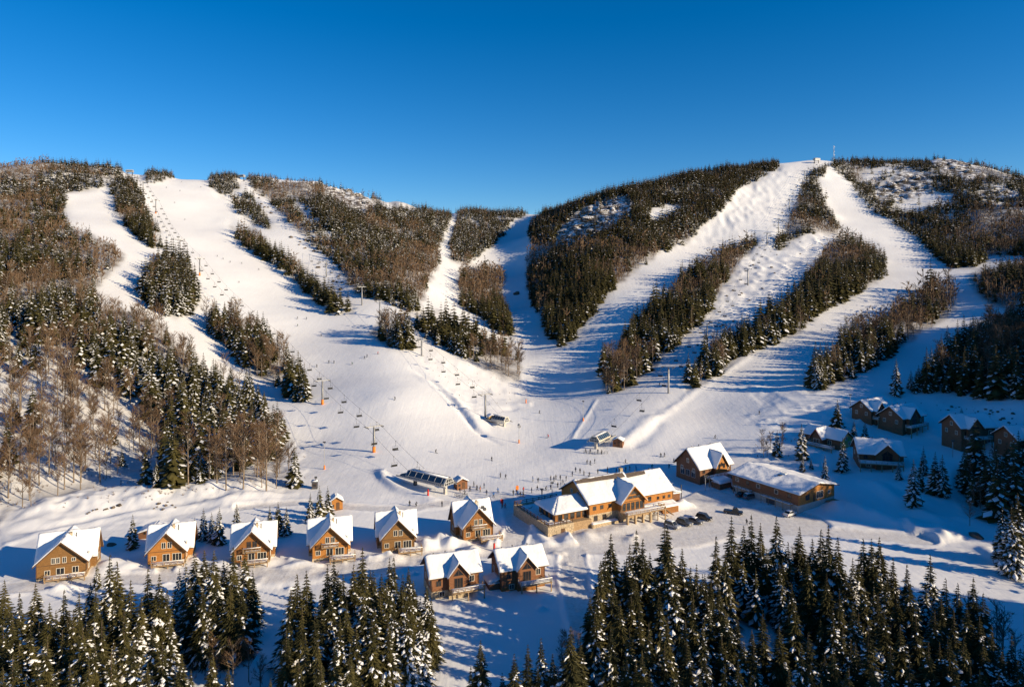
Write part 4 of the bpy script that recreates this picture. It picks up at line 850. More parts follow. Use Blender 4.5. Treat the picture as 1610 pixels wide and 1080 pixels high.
# long building: long dark side towards the left, bright gable end towards the right front
p = hit(1255, 808); h = House('service_building', 'long low building with a shaded dark side, sunlit orange end wall and broad snowy roof', 'building', 1255, 808, 32)
w, L_ = 17.5, 24
h.body(0, w, 0, L_, 5.8, 7.6, 'y', over=1.0, fover=1.2, fh=2.3, fbase=-3, snow=.4)
t = MB(); t.prism([(.02, 2.32), (w-.02, 2.32), (w-.02, 5.78), (w/2, 7.55), (.02, 5.78)], 'y', -.09, -.01); t.build('end_wall', M['wood_bright'], h.root)  # gable end coloured brighter than the side wall to look sunlit
h.win(4.2, 3.4, 1.7, 1.4, 'f', -.09, 'trim'); h.win(10.2, 3.0, 3.0, 2.0, 'f', -.09, 'cream', 2); h.win(14.8, 3.6, .9, .9, 'f', -.09, 'cream', 0); h.door(7.4, 2.35, 'f', -.09)
for y in (3, 7.5, 14, 18, 22): h.win(y, 3.9, 1.1, 1.1, 'l', 0, 'cream' if y in (7.5, 14, 22) else 'trim', 0)
for y in (3.5, 9.5, 15.5): t = MB(); t.box(-.09, y-1.5, -.6, 0, y+1.5, 2.0); t.build('garage_door', M['concrete'] if y != 9.5 else M['steel_dark'], h.root)
for y0, y1 in ((1.5, 12), (16, 22.5)):
    t = MB(); t.box(-1.5, y0, 2.2, -.05, y1, 2.38)
    for y in np.linspace(y0+.1, y1-.1, 5): t.box(-1.45, y-.07, -2, -1.31, y+.07, 2.2); t.box(-1.45, y-.05, 2.38, -1.35, y+.05, 3.3)
    t.box(-1.46, y0, 3.22, -1.34, y1, 3.32); o = t.build('balcony', M['deck_wood'], h.root); t = MB(); t.box(-1.4, y0+.1, 2.38, -.1, y1-.1, 2.5); t.build('snow_cover', M['snow'], o)
t = MB(); t.box(5.3, 10, 6.2, 6.3, 11, 7.9); t.build('chimney', M['steel_dark'], h.root); t = MB(); t.box(7.2, 9.6, 7, 8.6, 11, 8.2); t.build('roof_unit', M['white_paint'], h.root)
t = MB(); t.box(13, -2.2, 1.4, 17, -.1, 1.6); t.build('landing', M['deck_wood'], h.root)
h.done('wood_red', 'concrete')

# small shed, half-buried roof, kiosk, huts
def shed(name, label, u, v, rot, w, d, eave, ridge, wall, cat='shed', found='wood_dark'):
    h = House(name, label, cat, u, v, rot); h.body(-w/2, w/2, 0, d, eave, ridge, 'y', over=.35, fover=.4, fh=.3, snow=.35); h.done(wall, found); h.door(w*.12, .3, 'f', 0); h.win(-w*.28, 1.2, .5, .5, 'f', 0, 'trim', 0); h.win(d*.5, 1.2, .6, .6, 'r', w/2, 'trim', 0); return h
shed('garden_shed', 'small bright orange shed with a two-sided snowy roof beside the spruce trio', 529, 803, 20, 3.6, 3.6, 2.6, 3.8, 'wood_bright')
h = shed('snowed_in_shed', 'grey shed almost buried in snow behind the second chalet', 240, 846, 10, 7, 5, 1.4, 2.4, 'wood_dark')
shed('operator_hut', 'small brown operator hut beside the long dark lift terminal', 727, 770, 25, 3.6, 3.4, 2.5, 3.4, 'wood_red', 'hut')
shed('operator_hut', 'small orange-ended operator hut beside the green-roofed lift terminal', 971, 704, -20, 3.8, 3.6, 2.5, 3.4, 'wood_red', 'hut')
shed('operator_hut', 'low brown hut at the foot of the middle chairlift', 774, 664, 15, 3.0, 3.4, 2.4, 3.0, 'wood_yellow', 'hut')
h = House('control_kiosk', 'small dark kiosk with a lamp box on the snowy bank', 'kiosk', 495, 768, 10); h.wall.box(-.9, -.9, -.6, .9, .9, 2.3); h.roof.box(-1.1, -1.1, 2.3, 1.1, 1.1, 2.45); h.snow.box(-1.0, -1.0, 2.45, 1.0, 1.0, 2.6); h.found.box(-1.0, -1.0, -.9, 1.0, 1.0, -.2)
t = MB(); t.tube((.3, 0, 2.6), (.3, 0, 3.7), .1); t.box(-.1, -.3, 3.3, .7, .3, 3.8); t.build('lamp', M['steel_dark'], h.root); h.win(0, .9, .9, .8, 'f', -.9, 'trim', 0); h.done('steel_dark', 'concrete', 'steel_dark')
# ---------------------------------------------------------------- chairlifts
def chair_proto():
    r = thing('lift_chair', 'x', 'chairlift chair', group='x')
    t = MB(); t.tube((0, 0, 0), (0, .1, -1.6), .05); t.tube((0, .1, -1.6), (0, .5, -2.0), .045); t.box(-.15, -.12, -.05, .15, .12, .12); t.build('hanger', M['steel_dark'], r)
    t = MB(); t.tube((-1.1, .5, -2.0), (1.1, .5, -2.0), .045)
    for x in (-1.1, 1.1): t.tube((x, .5, -2.0), (x, .45, -3.3), .04); t.tube((x, .45, -3.3), (x, -.35, -3.3), .04)
    t.build('frame', M['steel_dark'], r)
    t = MB(); t.box(-1.1, -.35, -3.36, 1.1, .36, -3.24); t.build('seat', M['rubber'], r); t = MB(); t.box(-1.1, .38, -3.2, 1.1, .46, -2.65); t.build('backrest', M['rubber'], r)
    KIDS[r.name] = list(r.children) or [o for o in C.objects if o.parent == r]; return r
CH = chair_proto(); CH_USED = [False]
def tower(u, v, ht, half, az, label, group, m='galv', pad=True, p=None):
    p = p or hit(u, v); r = thing('lift_tower', label, 'lift tower', p, az, group)
    t = MB(); t.tube((0, 0, -1), (0, 0, ht-.4), .52, .40, 12); t.build('mast', M[m], r, True)
    t = MB(); t.box(-half-.4, -.2, ht-.4, half+.4, .2, ht-.05); t.box(-.3, -.26, ht-.5, .3, .26, ht)
    for sg in (-1, 1): t.box(sg*half*.5-.04, -.05, ht-.05, sg*half*.5+.04, .05, ht+.9)
    t.box(-half*.6, -.05, ht+.85, half*.6, .05, ht+.95); t.build('crossarm', M['galv'], r)
    for sg in (-1, 1):
        t = MB(); t.box(sg*half-.06, -2.0, ht-.62, sg*half+.06, 2.0, ht-.48)
        for y in np.linspace(-1.8, 1.8, 6): t.tube((sg*half-.09, y, ht-.42), (sg*half+.09, y, ht-.42), .2, n=8)
        t.build('sheave_assembly', M['steel_dark'], r)
        t = MB(); t.box(sg*(half+.35), -1.6, ht-.35, sg*(half+.35)+sg*.3, 1.6, ht-.3); t.build('catwalk', M['steel_dark'], r)
    t = MB()
    for i in range(int(ht/.4)): t.box(-.2, -.52, .2+i*.4, .2, -.46, .24+i*.4)
    t.box(-.2, -.5, 0, -.16, -.44, ht-.6); t.box(.16, -.5, 0, .2, -.44, ht-.6); t.build('ladder', M['steel_dark'], r)
    if pad: t = MB(); t.tube((0, 0, -.4), (0, 0, 2.1), .62, .6, 12); t.build('safety_pad', M['orange'], r, True)
    return p, ht
PEOPLE_ON = []
def lift(key, start, towers, end, half, spacing, words, m='galv', chairs=True, seedoff=.3):
    pts = [hit(*start[:2])+Vector((0, 0, start[2]))]; info = []
    raw = [hit(u, v) for u, v, h, pad in towers]; seq = [pts[0]]+raw+[hit(*end[:2])]
    for i, (u, v, h, pad) in enumerate(towers):
        d = seq[i+2]-seq[i]; az = math.atan2(d.y, d.x)-math.pi/2
        tower(u, v, h, half, az, f'lift tower {ORD[i]} {words}', None, m, pad, raw[i]); pts.append(raw[i]+Vector((0, 0, h-.2)))
    pts.append(hit(*end[:2])+Vector((0, 0, end[2])))
    d = (pts[-1]-pts[0]); d.z = 0
    lines = []
    for sg in (-1, 1):
        ln = []
        for i in range(len(pts)-1):
            a, b = pts[i], pts[i+1]; dd = b-a; dd.z = 0; L = dd.length; nrm = Vector((-dd.y, dd.x, 0)).normalized()*half*sg
            n = 14; sag = L*L*.00016+.2
            for k in range(n+(i == len(pts)-2)): q = k/n; pt = a.lerp(b, q)+nrm-Vector((0, 0, 4*sag*q*(1-q))); ln.append(pt)
        lines.append(ln)
    t = MB()
    for ln in lines:
        for a, b in zip(ln, ln[1:]): t.tube(a, b, .035, n=4, caps=False)
    t.tube(lines[0][0], lines[1][0], .035, n=4); t.tube(lines[0][-1], lines[1][-1], .035, n=4)
    o = t.build('haul_cable', M['cable']); tag(o, f'steel cable loop {words}', 'lift cable')
    if chairs:
        for li, ln in enumerate(lines):
            acc = spacing*(seedoff+.37*li)
            for a, b in zip(ln, ln[1:]):
                L = (b-a).length
                while acc < L:
                    p = a.lerp(b, acc/L); g = float(ground(p.x, p.y)); ok = p.z-g > 4.2 and all((p-q).xy.length > 3 for q in pts[1:-1])
                    if ok:
                        side = 'left' if (li == 1) else 'right'; az = math.atan2((b-a).y, (b-a).x)-math.pi/2+(math.pi if li else 0)
                        lab = f'empty dark chair hanging on the {side} rope {words}'
                        if not CH_USED[0]: r = CH; r.location = p-Vector((0, 0, .05)); r.rotation_euler.z = az; CH_USED[0] = True
                        else: r = dup(CH, p-Vector((0, 0, .05)), az)
                        r['label'] = lab; r['group'] = f'chairs on the {side} rope {words}'
                    acc += spacing
                acc -= L
    return pts
ORD = ['first from the bottom', 'second from the bottom', 'third from the bottom', 'fourth from the bottom', 'fifth from the bottom', 'sixth from the bottom', 'seventh from the bottom', 'eighth from the bottom', 'ninth from the bottom']
LA = lift('A', (655, 758, 4.2), [(588, 711, 10, 1), (507, 636, 11, 1), (437, 560, 12, 0), (371, 500, 12, 0), (314, 434, 13, 1), (283, 402, 13, 0), (245, 336, 13, 1), (225, 303, 12, 0), (216, 292, 11, 0)], (206, 282, 6), 2.9, 18, 'of the left chairlift')
LB = lift('B', (787, 664, 4.2), [(763, 656, 10.5, 0), (663, 560, 9, 0), (597, 500, 11, 0), (569, 480, 13, 0), (513, 436, 13, 0)], (384, 279, 7), 2.6, 20, 'of the middle chairlift', seedoff=.6)
LC = lift('C', (945, 705, 4.2), [(1051, 619, 13, 0), (1112, 549, 14, 0), (1176, 449, 13, 0), (1206, 386, 12, 0), (1224, 368, 13, 0), (1241, 332, 12, 0), (1265, 283, 11, 0)], (1284, 262, 8), 2.6, 27, 'of the right chairlift')

def terminal(label, u, v, rot, L, roofm, wallm, z=2.6, wd=3.4):
    p = hit(u, v); r = thing('lift_terminal', label, 'lift terminal', p, R(rot)); a = wd/2
    prof = [(-a, z), (a, z), (a+.3, z+.9), (a*.55, z+2.3), (-a*.55, z+2.3), (-a-.3, z+.9)]
    t = MB(); t.prism(prof, 'y', 0, L); t.build('housing', M[wallm], r)
    for sg in (-1, 1):
        t = MB(); q = [(sg*(a+.34), z+1.0), (sg*(a*.55+.06), z+2.36), (sg*(a*.55-.02), z+2.30), (sg*(a+.26), z+.94)]
        t.prism(q, 'y', .5, L-.4); t.build('roof_panel', M[roofm], r)
        for y in np.linspace(1.4, L-1.4, 6): t = MB(); t.prism([(sg*(a+.38), z+1.0), (sg*(a*.55+.1), z+2.4), (sg*(a*.55+.02), z+2.38), (sg*(a+.3), z+.98)], 'y', y-.03, y+.03); t.build('rib', M['white_paint'], r)
    t = MB(); t.prism([(-a*.3, z+2.3), (a*.3, z+2.3), (a*.2, z+2.45), (-a*.2, z+2.45)], 'y', .6, L-.6); t.build('snow_cover', M['snow'], r, True)
    t = MB(); t.prism([(-a+.3, z+.25), (a-.3, z+.25), (a-.1, z+.9), (a*.5, z+2.0), (-a*.5, z+2.0), (-a+.1, z+.9)], 'y', -.06, .0)
    for x in (-a*.5, 0, a*.5): pass
    g = t.build('window', M['glass'], r); t = MB()
    for x in (-a*.6, -a*.2, a*.2, a*.6): t.box(x-.05, -.1, z+.25, x+.05, -.06, z+1.9)
    t.box(-a, -.1, z+1.0, a, -.055, z+1.1); t.build('frame', M['white_paint'], g)
    for y in (1.6, L-2.2):
        t = MB(); t.box(-.5, y-.4, -1.5, .5, y+.4, z); t.build('column', M['concrete'] if y < 3 else M['steel_dark'], r)
    t = MB(); t.tube((0, L+1.6, z-.1), (0, L+1.6, z+.1), 2.5, n=28); t.tube((0, L+1.6, z-.25), (0, L+1.6, z+.3), .3, n=10); t.build('bullwheel', M['steel_dark'], r)
    for sg in (-1, 1):
        t = MB(); t.box(sg*2.6-.1, -1.0, z-.1, sg*2.6+.1, L+4.2, z+.15)
        for y in np.arange(0, L+4, .8): t.tube((sg*2.6-.15, y, z+.3), (sg*2.6+.15, y, z+.3), .24, n=8)
        for y in (1.5, L/2, L-1.5): t.box(min(sg*2.6, sg*a), y-.08, z-.08, max(sg*2.6, sg*a), y+.08, z+.08)
        t.build('guide_rail', M['galv'], r)
    return r
terminal('long lift terminal with a dark blue roof and pale glazed end, beside the brown hut', 706, 778, 54, 17, 'navy', 'galv', 3.0, 4.2)
terminal('cream and dark lift terminal on the mound at the foot of the middle chairlift', 797, 672, 48, 10, 'steel_dark', 'cream', 2.2, 3.0)
terminal('lift terminal with a dark green roof at the foot of the right chairlift', 934, 708, -33, 10.5, 'navy', 'cream', 3.0, 4.0)
def top_station(label, u, v, s=1.0, rot=0):
    p = hit(u, v); r = thing('top_station', label, 'lift station', p, R(rot)); t = MB(); t.box(-4*s, -2*s, 3.4*s, 4*s, 2*s, 5.6*s); t.box(-3*s, -1.4*s, 5.6*s, 3*s, 1.4*s, 6.1*s); t.build('housing', M['galv'], r)
    t = MB(); t.box(-3.9*s, -2.05*s, 4.2*s, 3.9*s, -2*s, 5.0*s); t.build('window', M['glass'], r)
    for x in (-3, 3): t = MB(); t.box((x-.3)*s, -.4*s, -2, (x+.3)*s, .4*s, 3.4*s); t.build('leg', M['steel_dark'], r)
    t = MB(); snow_slab(t, (-4*s, 2*s, 6.1*s), (4*s, 2*s, 6.1*s), (4*s, -2*s, 6.1*s), (-4*s, -2*s, 6.1*s), .3, (1,1,1,1)); t.build('snow_cover', M['snow'], r, True)
top_station('pale top station on the left skyline beside the small wood', 204, 276, 1.0, 10)
top_station('small pale top station on the skyline at the head of the middle chairlift', 380, 283, 1.0, -15)
top_station('dark top station on the highest summit at the head of the right chairlift', 1284, 257, 1.1, 20)
# radio mast
p = hit(1311, 254); r = thing('radio_mast', 'thin pale lattice radio mast on the right summit', 'radio mast', p)
for nm, z0, z1, mm in (('mast_section', -1, 5, 'white_paint'), ('mast_section', 5, 9, 'galv'), ('mast_section', 9, 14, 'white_paint'), ('mast_section', 14, 18, 'galv'), ('mast_section', 18, 23, 'white_paint')):
    t = MB()
    for k in range(3):
        a, b = 2.1*k, 2.1*(k+1); A = Vector((.7*math.cos(a), .7*math.sin(a), 0)); B = Vector((.7*math.cos(b), .7*math.sin(b), 0)); t.tube(A+Vector((0, 0, z0)), A+Vector((0, 0, z1)), .09, n=4)
        z = z0
        while z < z1-.9: t.tube(A+Vector((0, 0, z)), B+Vector((0, 0, z+1)), .05, n=3); z += 1
    t.build(nm, M[mm], r)
for z in (10, 15, 21): t = MB(); t.tube((.9, -.3, z), (.9, .5, z), .5, n=12); t.build('dish', M['white_paint'], r)

# lamp and snow-gun poles
def pole(label, u, v, h, pad=True, name='light_pole', cat='light pole', gun=False, m='galv'):
    p = hit(u, v); r = thing(name, label, cat, p, random.uniform(-.4, .4)); t = MB(); t.tube((0, 0, -.6), (0, 0, h), .13, .09, 8); t.build('pole', M[m], r)
    if gun:
        t = MB(); t.tube((-.2, -.9, h+.5), (.1, .7, h+.8), .62, .5, 14); t.build('fan_head', M['steel_dark'], r); t = MB(); t.tube((-.22, -1.0, h+.48), (-.2, -.9, h+.5), .7, n=14); t.build('nozzle_ring', M['galv'], r); t = MB(); t.tube((0, 0, h), (0, 0, h+.5), .16); t.build('bracket', M['steel_dark'], r)
    else:
        t = MB(); t.box(-.5, -.25, h-.05, .5, .2, h+.3); t.box(-.1, -.1, h-.3, .1, .1, h); t.build('lamp_head', M['steel_dark'], r)
    if pad: t = MB(); t.tube((0, 0, -.3), (0, 0, 1.35), .32, .28, 10); t.build('safety_pad', M['orange'], r, True)
pole('floodlight pole with an orange foot on the bank left of the left lift', 510, 738, 9.5)
pole('thin pole with an orange foot on the piste left of the right terminal', 917, 662, 8.5)
pole('short snow gun on an orange foot below the middle terminal', 816, 697, 6.5, gun=True, name='snow_gun', cat='snow gun')
pole('thin pole on the crest of the strip above the right chalets', 1337, 650, 7.5, False)
pole('lamp post right of the lowest dark chalet', 1498, 719, 5.5, False)
pole('pale post at the lower edge of the narrow wooded strip', 478, 458, 9, False); pole('tall pale post beside the wood at the middle lift', 648, 530, 6, False, m='bark_pale')
pole('lamp post beside the parking behind the lodge', 1109, 772, 4.5, False); pole('small lamp post at the terrace corner', 868, 785, 5, False); pole('lamp post on the plaza behind the terrace', 852, 790, 4, False)
pole('thin pole at the wide fork of the right piste', 1418, 470, 8, False)
for lab, u, v in (('orange padded marker on the open piste above the middle terminal', 827, 634), ('pink-red marker post on the lane between the two red-brown chalets and the row', 777, 866), ('red marker beside the dark blue terminal', 673, 779)):
    p = hit(u, v); r = thing('piste_marker', lab, 'marker', p); t = MB(); t.tube((0, 0, -.2), (0, 0, 1.9), .3, .25, 10); t.build('pad', M['orange'] if u > 800 else M['cloth_red'], r); t = MB(); t.tube((0, 0, 1.9), (0, 0, 2.5), .05); t.build('post', M['steel_dark'], r)
# trail sign boards by the plaza
for lab, u, v, mm in (('red trail sign cluster behind the chalet nearest the terrace', 789, 800, 'cloth_red'), ('orange-topped sign post on the shaded plaza', 813, 778, 'orange')):
    p = hit(u, v); r = thing('trail_sign', lab, 'sign', p, .3); t = MB(); t.tube((0, 0, -.4), (0, 0, 3.2), .08); t.build('post', M['trim'], r)
    t = MB(); t.box(-.45, -.16, 1.7, .45, -.09, 2.9); t.build('board', M[mm], r)
# barrier rail of the plaza
p0, p1 = hit(826, 797), hit(865, 786); t = MB(); n = 8
for i in range(n+1): q = p0.lerp(p1, i/n); t.tube(q-Vector((0, 0, .3)), q+Vector((0, 0, 1.2)), .07)
for z in (.6, 1.1): t.tube(p0+Vector((0, 0, z)), p1+Vector((0, 0, z)), .05)
o = t.build('barrier_rail', M['trim']); tag(o, 'dark wooden barrier rail along the plaza behind the terrace', 'barrier')
# net fence beside the right terminal
for lab, pl in (('line of dark queue barriers in front of the right terminal', [(918, 713), (935, 715), (955, 714)]), ('queue barriers beside the long dark blue terminal', [(715, 781), (725, 784), (735, 781)])):
    pts = [hit(*q) for q in pl]; t = MB()
    for a, b in zip(pts, pts[1:]):
        for i in range(5): q = a.lerp(b, i/4); t.tube(q-Vector((0, 0, .2)), q+Vector((0, 0, 1.1)), .06)
        for z in (.5, 1.0): t.tube(a+Vector((0, 0, z)), b+Vector((0, 0, z)), .05)
    o = t.build('queue_barrier', M['steel_dark']); tag(o, lab, 'barrier')

# rocks
def rock(label, u, v, s, grp):
    p = hit(u, v); bm = bmesh.new(); bmesh.ops.create_icosphere(bm, subdivisions=2, radius=1)
    sd = random.randint(1, 999)
    for q in bm.verts: n = 1+.35*rise(q.co.x*2+sd, q.co.y*2+q.co.z*1.3, 3); q.co = Vector((q.co.x*s*1.4*n, q.co.y*s*n, q.co.z*s*.8*n))
    me = bpy.data.meshes.new('rock'); bm.to_mesh(me); bm.free(); me.materials.append(M['rock']); o = link('boulder', me); o.location = p+Vector((0, 0, s*.1)); o.rotation_euler = (random.uniform(-.3, .3), random.uniform(-.3, .3), random.uniform(0, 6)); tag(o, label, 'rock', grp)
for u, v, s in ((140, 806, .8), (146, 803, .7), (152, 802, .9), (167, 801, 1.0), (178, 798, 1.3), (187, 795, 1.5), (163, 803, .5), (137, 808, .6)): rock('dark boulder in the broken line on the snowy bank above the first chalet', u, v, s*.42, 'boulders above the first chalet')
for u, v, s in ((242, 800, .8), (249, 793, 1.1), (256, 801, 1.0), (261, 795, 1.2), (271, 795, .8), (276, 798, .7), (264, 790, .6), (247, 797, .7)): rock('dark boulder in the loose heap above the second chalet', u, v, s*.42, 'boulders above the second chalet')
for u, v, s, lab in ((1535, 845, 1.3, 'lone dark stump on the shaded snow at the right'), (175, 858, .8, 'small dark bush-like rock in the shade between the first two chalets'), (812, 463, 2.5, 'dark rock in the middle of the shaded narrow piste')): rock(lab, u, v, s, None)
for k in range(46):
    u, v = random.uniform(1090, 1300), random.uniform(375, 560); 
    if inpoly(np.array([u]), np.array([v]), MOGUL[0])[0]: rock('small dark rock sticking out of the rough snow under the right chairlift', u, v, random.uniform(.5, 1.1), 'rocks under the right chairlift')
for k in range(22): rock('small dark tuft or rock on the white meadow behind the hillside chalets', random.uniform(1480, 1600), random.uniform(640, 672), random.uniform(.3, .6), 'tufts behind the hillside chalets')
for k in range(26):
    u = random.uniform(400, 545); rock('small rock showing through the snow beneath the middle chairlift top', u, 290+(u-395)*1.12+random.uniform(-12, 14), random.uniform(.8, 1.5), 'rocks under the top of the middle chairlift')

# bare rock outcrops on the cliffs
def outcrop(label, grp, u, v, s):
    p = hit(u, v); bm = bmesh.new(); bmesh.ops.create_icosphere(bm, subdivisions=4, radius=1); sd = random.uniform(0, 99)
    for q in bm.verts:
        c = q.co; n = 1+.30*rise(c.x*1.3+sd, c.y*1.3+c.z*.9, 3)+.22*rise(c.x*3+sd, c.z*5+c.y*2, 4)+.10*rise(c.x*8+sd, c.z*9+c.y*7, 5); st = round(c.z*4)/4*.6+c.z*.4
        q.co = Vector((c.x*n*s*1.5, c.y*n*s, st*n*s*.62))
    me = bpy.data.meshes.new('outcrop'); bm.to_mesh(me); bm.free(); me.materials.append(M['rock_snow']); o = link('rock_outcrop', me); o.location = p-Vector((0, 0, s*.05)); o.rotation_euler = (0, 0, random.uniform(-.6, .9)); tag(o, label, 'rock outcrop', grp)
for lab, ps in (('snow-capped rock outcrop on the cliff of the central dark spur', ((908, 358, 6), (925, 345, 7), (948, 333, 6), (965, 326, 5), (930, 364, 5), (900, 372, 5), (952, 352, 5), (890, 380, 4))), ('snow-capped rock outcrop on the bald knoll of the left-centre ridge', ((548, 296, 5), (562, 308, 6), (538, 304, 4), (574, 320, 4))), ('snow-capped rock outcrop on the snowy cliff below the right summit', ((1385, 300, 6), (1402, 292, 6), (1422, 285, 5), (1440, 281, 6), (1412, 303, 6), (1432, 298, 5))), ('snow-capped rock outcrop on the rounded skyline knoll at the right', ((1478, 262, 5), (1500, 266, 5), (1522, 270, 5))), ('snow-capped rock outcrop on the bright patch near the right edge', ((1552, 312, 5), (1572, 304, 6), (1590, 312, 5)))):
    for u, v, s_ in ps: outcrop(lab, lab.replace('snow-capped rock outcrop', 'rock outcrops'), u, v, s_*.8)
# ---------------------------------------------------------------- people
def body_mesh(name, joints, bones, mats_rule):
    me = bpy.data.meshes.new('skel'); me.from_pydata([j[0] for j in joints], bones, []); o = bpy.data.objects.new('skel', me); C.objects.link(o)
    md = o.modifiers.new('s', 'SKIN'); md.use_smooth_shade = True; sub = o.modifiers.new('d', 'SUBSURF'); sub.levels = 1; sub.render_levels = 1
    for i, j in enumerate(joints): me.skin_vertices[0].data[i].radius = (j[1], j[1])
    me.skin_vertices[0].data[0].use_root = True
    dg = bpy.context.evaluated_depsgraph_get(); dg.update(); ev = o.evaluated_get(dg); m2 = bpy.data.meshes.new_from_object(ev); m2.name = name
    C.objects.unlink(o); bpy.data.objects.remove(o)
    m2.materials.clear()
    for k in mats_rule[0]: m2.materials.append(M[k])
    for p in m2.polygons: p.material_index = mats_rule[1](p.center); p.use_smooth = True
    return m2
def person_mesh(pose, jacket, trousers):
    if pose == 'stand':
        J = [((0,0,.95),.15),((0,.0,1.2),.15),((0,0,1.42),.14),((0,0,1.54),.06),((0,-.01,1.64),.10),((0,-.01,1.72),.09),
             ((.20,0,1.42),.07),((.27,-.05,1.14),.06),((.25,-.20,.95),.045),((.25,-.27,.92),.045),((-.20,0,1.42),.07),((-.27,-.02,1.14),.06),((-.26,-.16,.94),.045),((-.26,-.23,.90),.045),
             ((.10,0,.86),.11),((.12,-.03,.48),.08),((.12,0,.10),.07),((.12,-.14,.05),.055),((-.10,0,.86),.11),((-.12,-.03,.48),.08),((-.12,0,.10),.07),((-.12,-.14,.05),.055)]
    elif pose == 'walk':
        J = [((0,0,.93),.15),((0,-.03,1.18),.15),((0,-.06,1.40),.14),((0,-.07,1.52),.06),((0,-.09,1.62),.10),((0,-.09,1.70),.09),
             ((.20,-.05,1.40),.07),((.26,-.22,1.18),.06),((.22,-.42,1.08),.045),((.22,-.48,1.08),.045),((-.20,-.05,1.40),.07),((-.26,.10,1.15),.06),((-.24,.12,.92),.045),((-.24,.10,.86),.045),
             ((.10,0,.86),.11),((.11,-.20,.50),.08),((.11,-.22,.10),.07),((.11,-.36,.06),.055),((-.10,0,.86),.11),((-.11,.05,.47),.08),((-.11,.30,.14),.07),((-.11,.20,.05),.055)]
    else:
        J = [((0,.12,.72),.15),((0,.02,.95),.15),((0,-.14,1.15),.14),((0,-.2,1.25),.06),((0,-.26,1.34),.10),((0,-.28,1.42),.09),
             ((.20,-.12,1.13),.07),((.32,-.30,.95),.06),((.28,-.50,.90),.045),((.28,-.56,.90),.045),((-.20,-.12,1.13),.07),((-.32,-.30,.95),.06),((-.28,-.50,.90),.045),((-.28,-.56,.90),.045),
             ((.13,.10,.66),.11),((.17,-.20,.42),.08),((.15,.0,.10),.07),((.15,-.14,.06),.055),((-.13,.10,.66),.11),((-.17,-.20,.42),.08),((-.15,.0,.10),.07),((-.15,-.14,.06),.055)]
    B = [(0,1),(1,2),(2,3),(3,4),(4,5),(2,6),(6,7),(7,8),(8,9),(2,10),(10,11),(11,12),(12,13),(0,14),(14,15),(15,16),(16,17),(0,18),(18,19),(19,20),(20,21)]
    hip = J[0][0][2]-.05; neck = J[3][0][2]+.03
    def rule(c): return 2 if c.z > neck and abs(c.x) < .15 else 3 if c.z < .14 else 0 if c.z > hip or abs(c.x) > .19 and c.z > hip-.25 else 1
    return body_mesh('person', J, B, (['cloth_'+jacket, 'cloth_'+trousers, 'skin', 'rubber'], rule)), J
combos = [('stand','black','black'),('stand','grey','black'),('stand','navy2','grey'),('walk','black','grey'),('walk','blue','black'),('walk','red','black'),('ski','black','black'),('ski','navy2','black'),('ski','red','black'),('stand','red','black'),('ski','green','grey'),('ski','grey','black'),('stand','orange2','black')]
PM = {}
for pose, a, b in combos: PM[pose, a] = person_mesh(pose, a, b)
def person(u, v, pose, col, rz, label, group=None, skis=None):
    m, J = PM[pose, col]; p = hit(u, v); r = thing('person', label, 'person', p, rz, group); link('body', m, r)
    hx, hy, hz = J[4][0]; k = (pose, 'helm')
    if k not in PM:
        t = MB(); bm = bmesh.new(); bmesh.ops.create_uvsphere(bm, u_segments=10, v_segments=6, radius=.15); me = bpy.data.meshes.new('helmet')
        for q in bm.verts: q.co = Vector((q.co.x+hx, q.co.y+hy+.02, max(q.co.z, -.03)+hz+.04))
        bm.to_mesh(me); bm.free(); me.materials.append(M['cloth_black']); PM[k] = me
    link('helmet', PM[k], r)
    if skis if skis is not None else pose == 'ski':
        if 'ski' not in PM:
            for nm, x in (('ski', .14), ('ski2', -.14)):
                t = MB(); t.box(x-.05, -.95, .0, x+.05, .75, .03); t.box(x-.045, -1.12, .02, x+.045, -.95, .10); o = t.build('ski', M['cloth_red'] if 0 else M['steel_dark']); PM[nm] = o.data; bpy.data.objects.remove(o)
        link('ski', PM['ski'], r); link('ski', PM['ski2'], r)
        for sg in (1, -1):
            kk = (pose, 'pole', sg)
            if kk not in PM:
                h_ = J[9 if sg > 0 else 13][0]; t = MB(); t.tube(h_, (h_[0]+sg*.1, h_[1]+.25, .02), .015, n=5); o = t.build('ski_pole', M['galv']); PM[kk] = o.data; bpy.data.objects.remove(o)
            link('ski_pole', PM[kk], r)
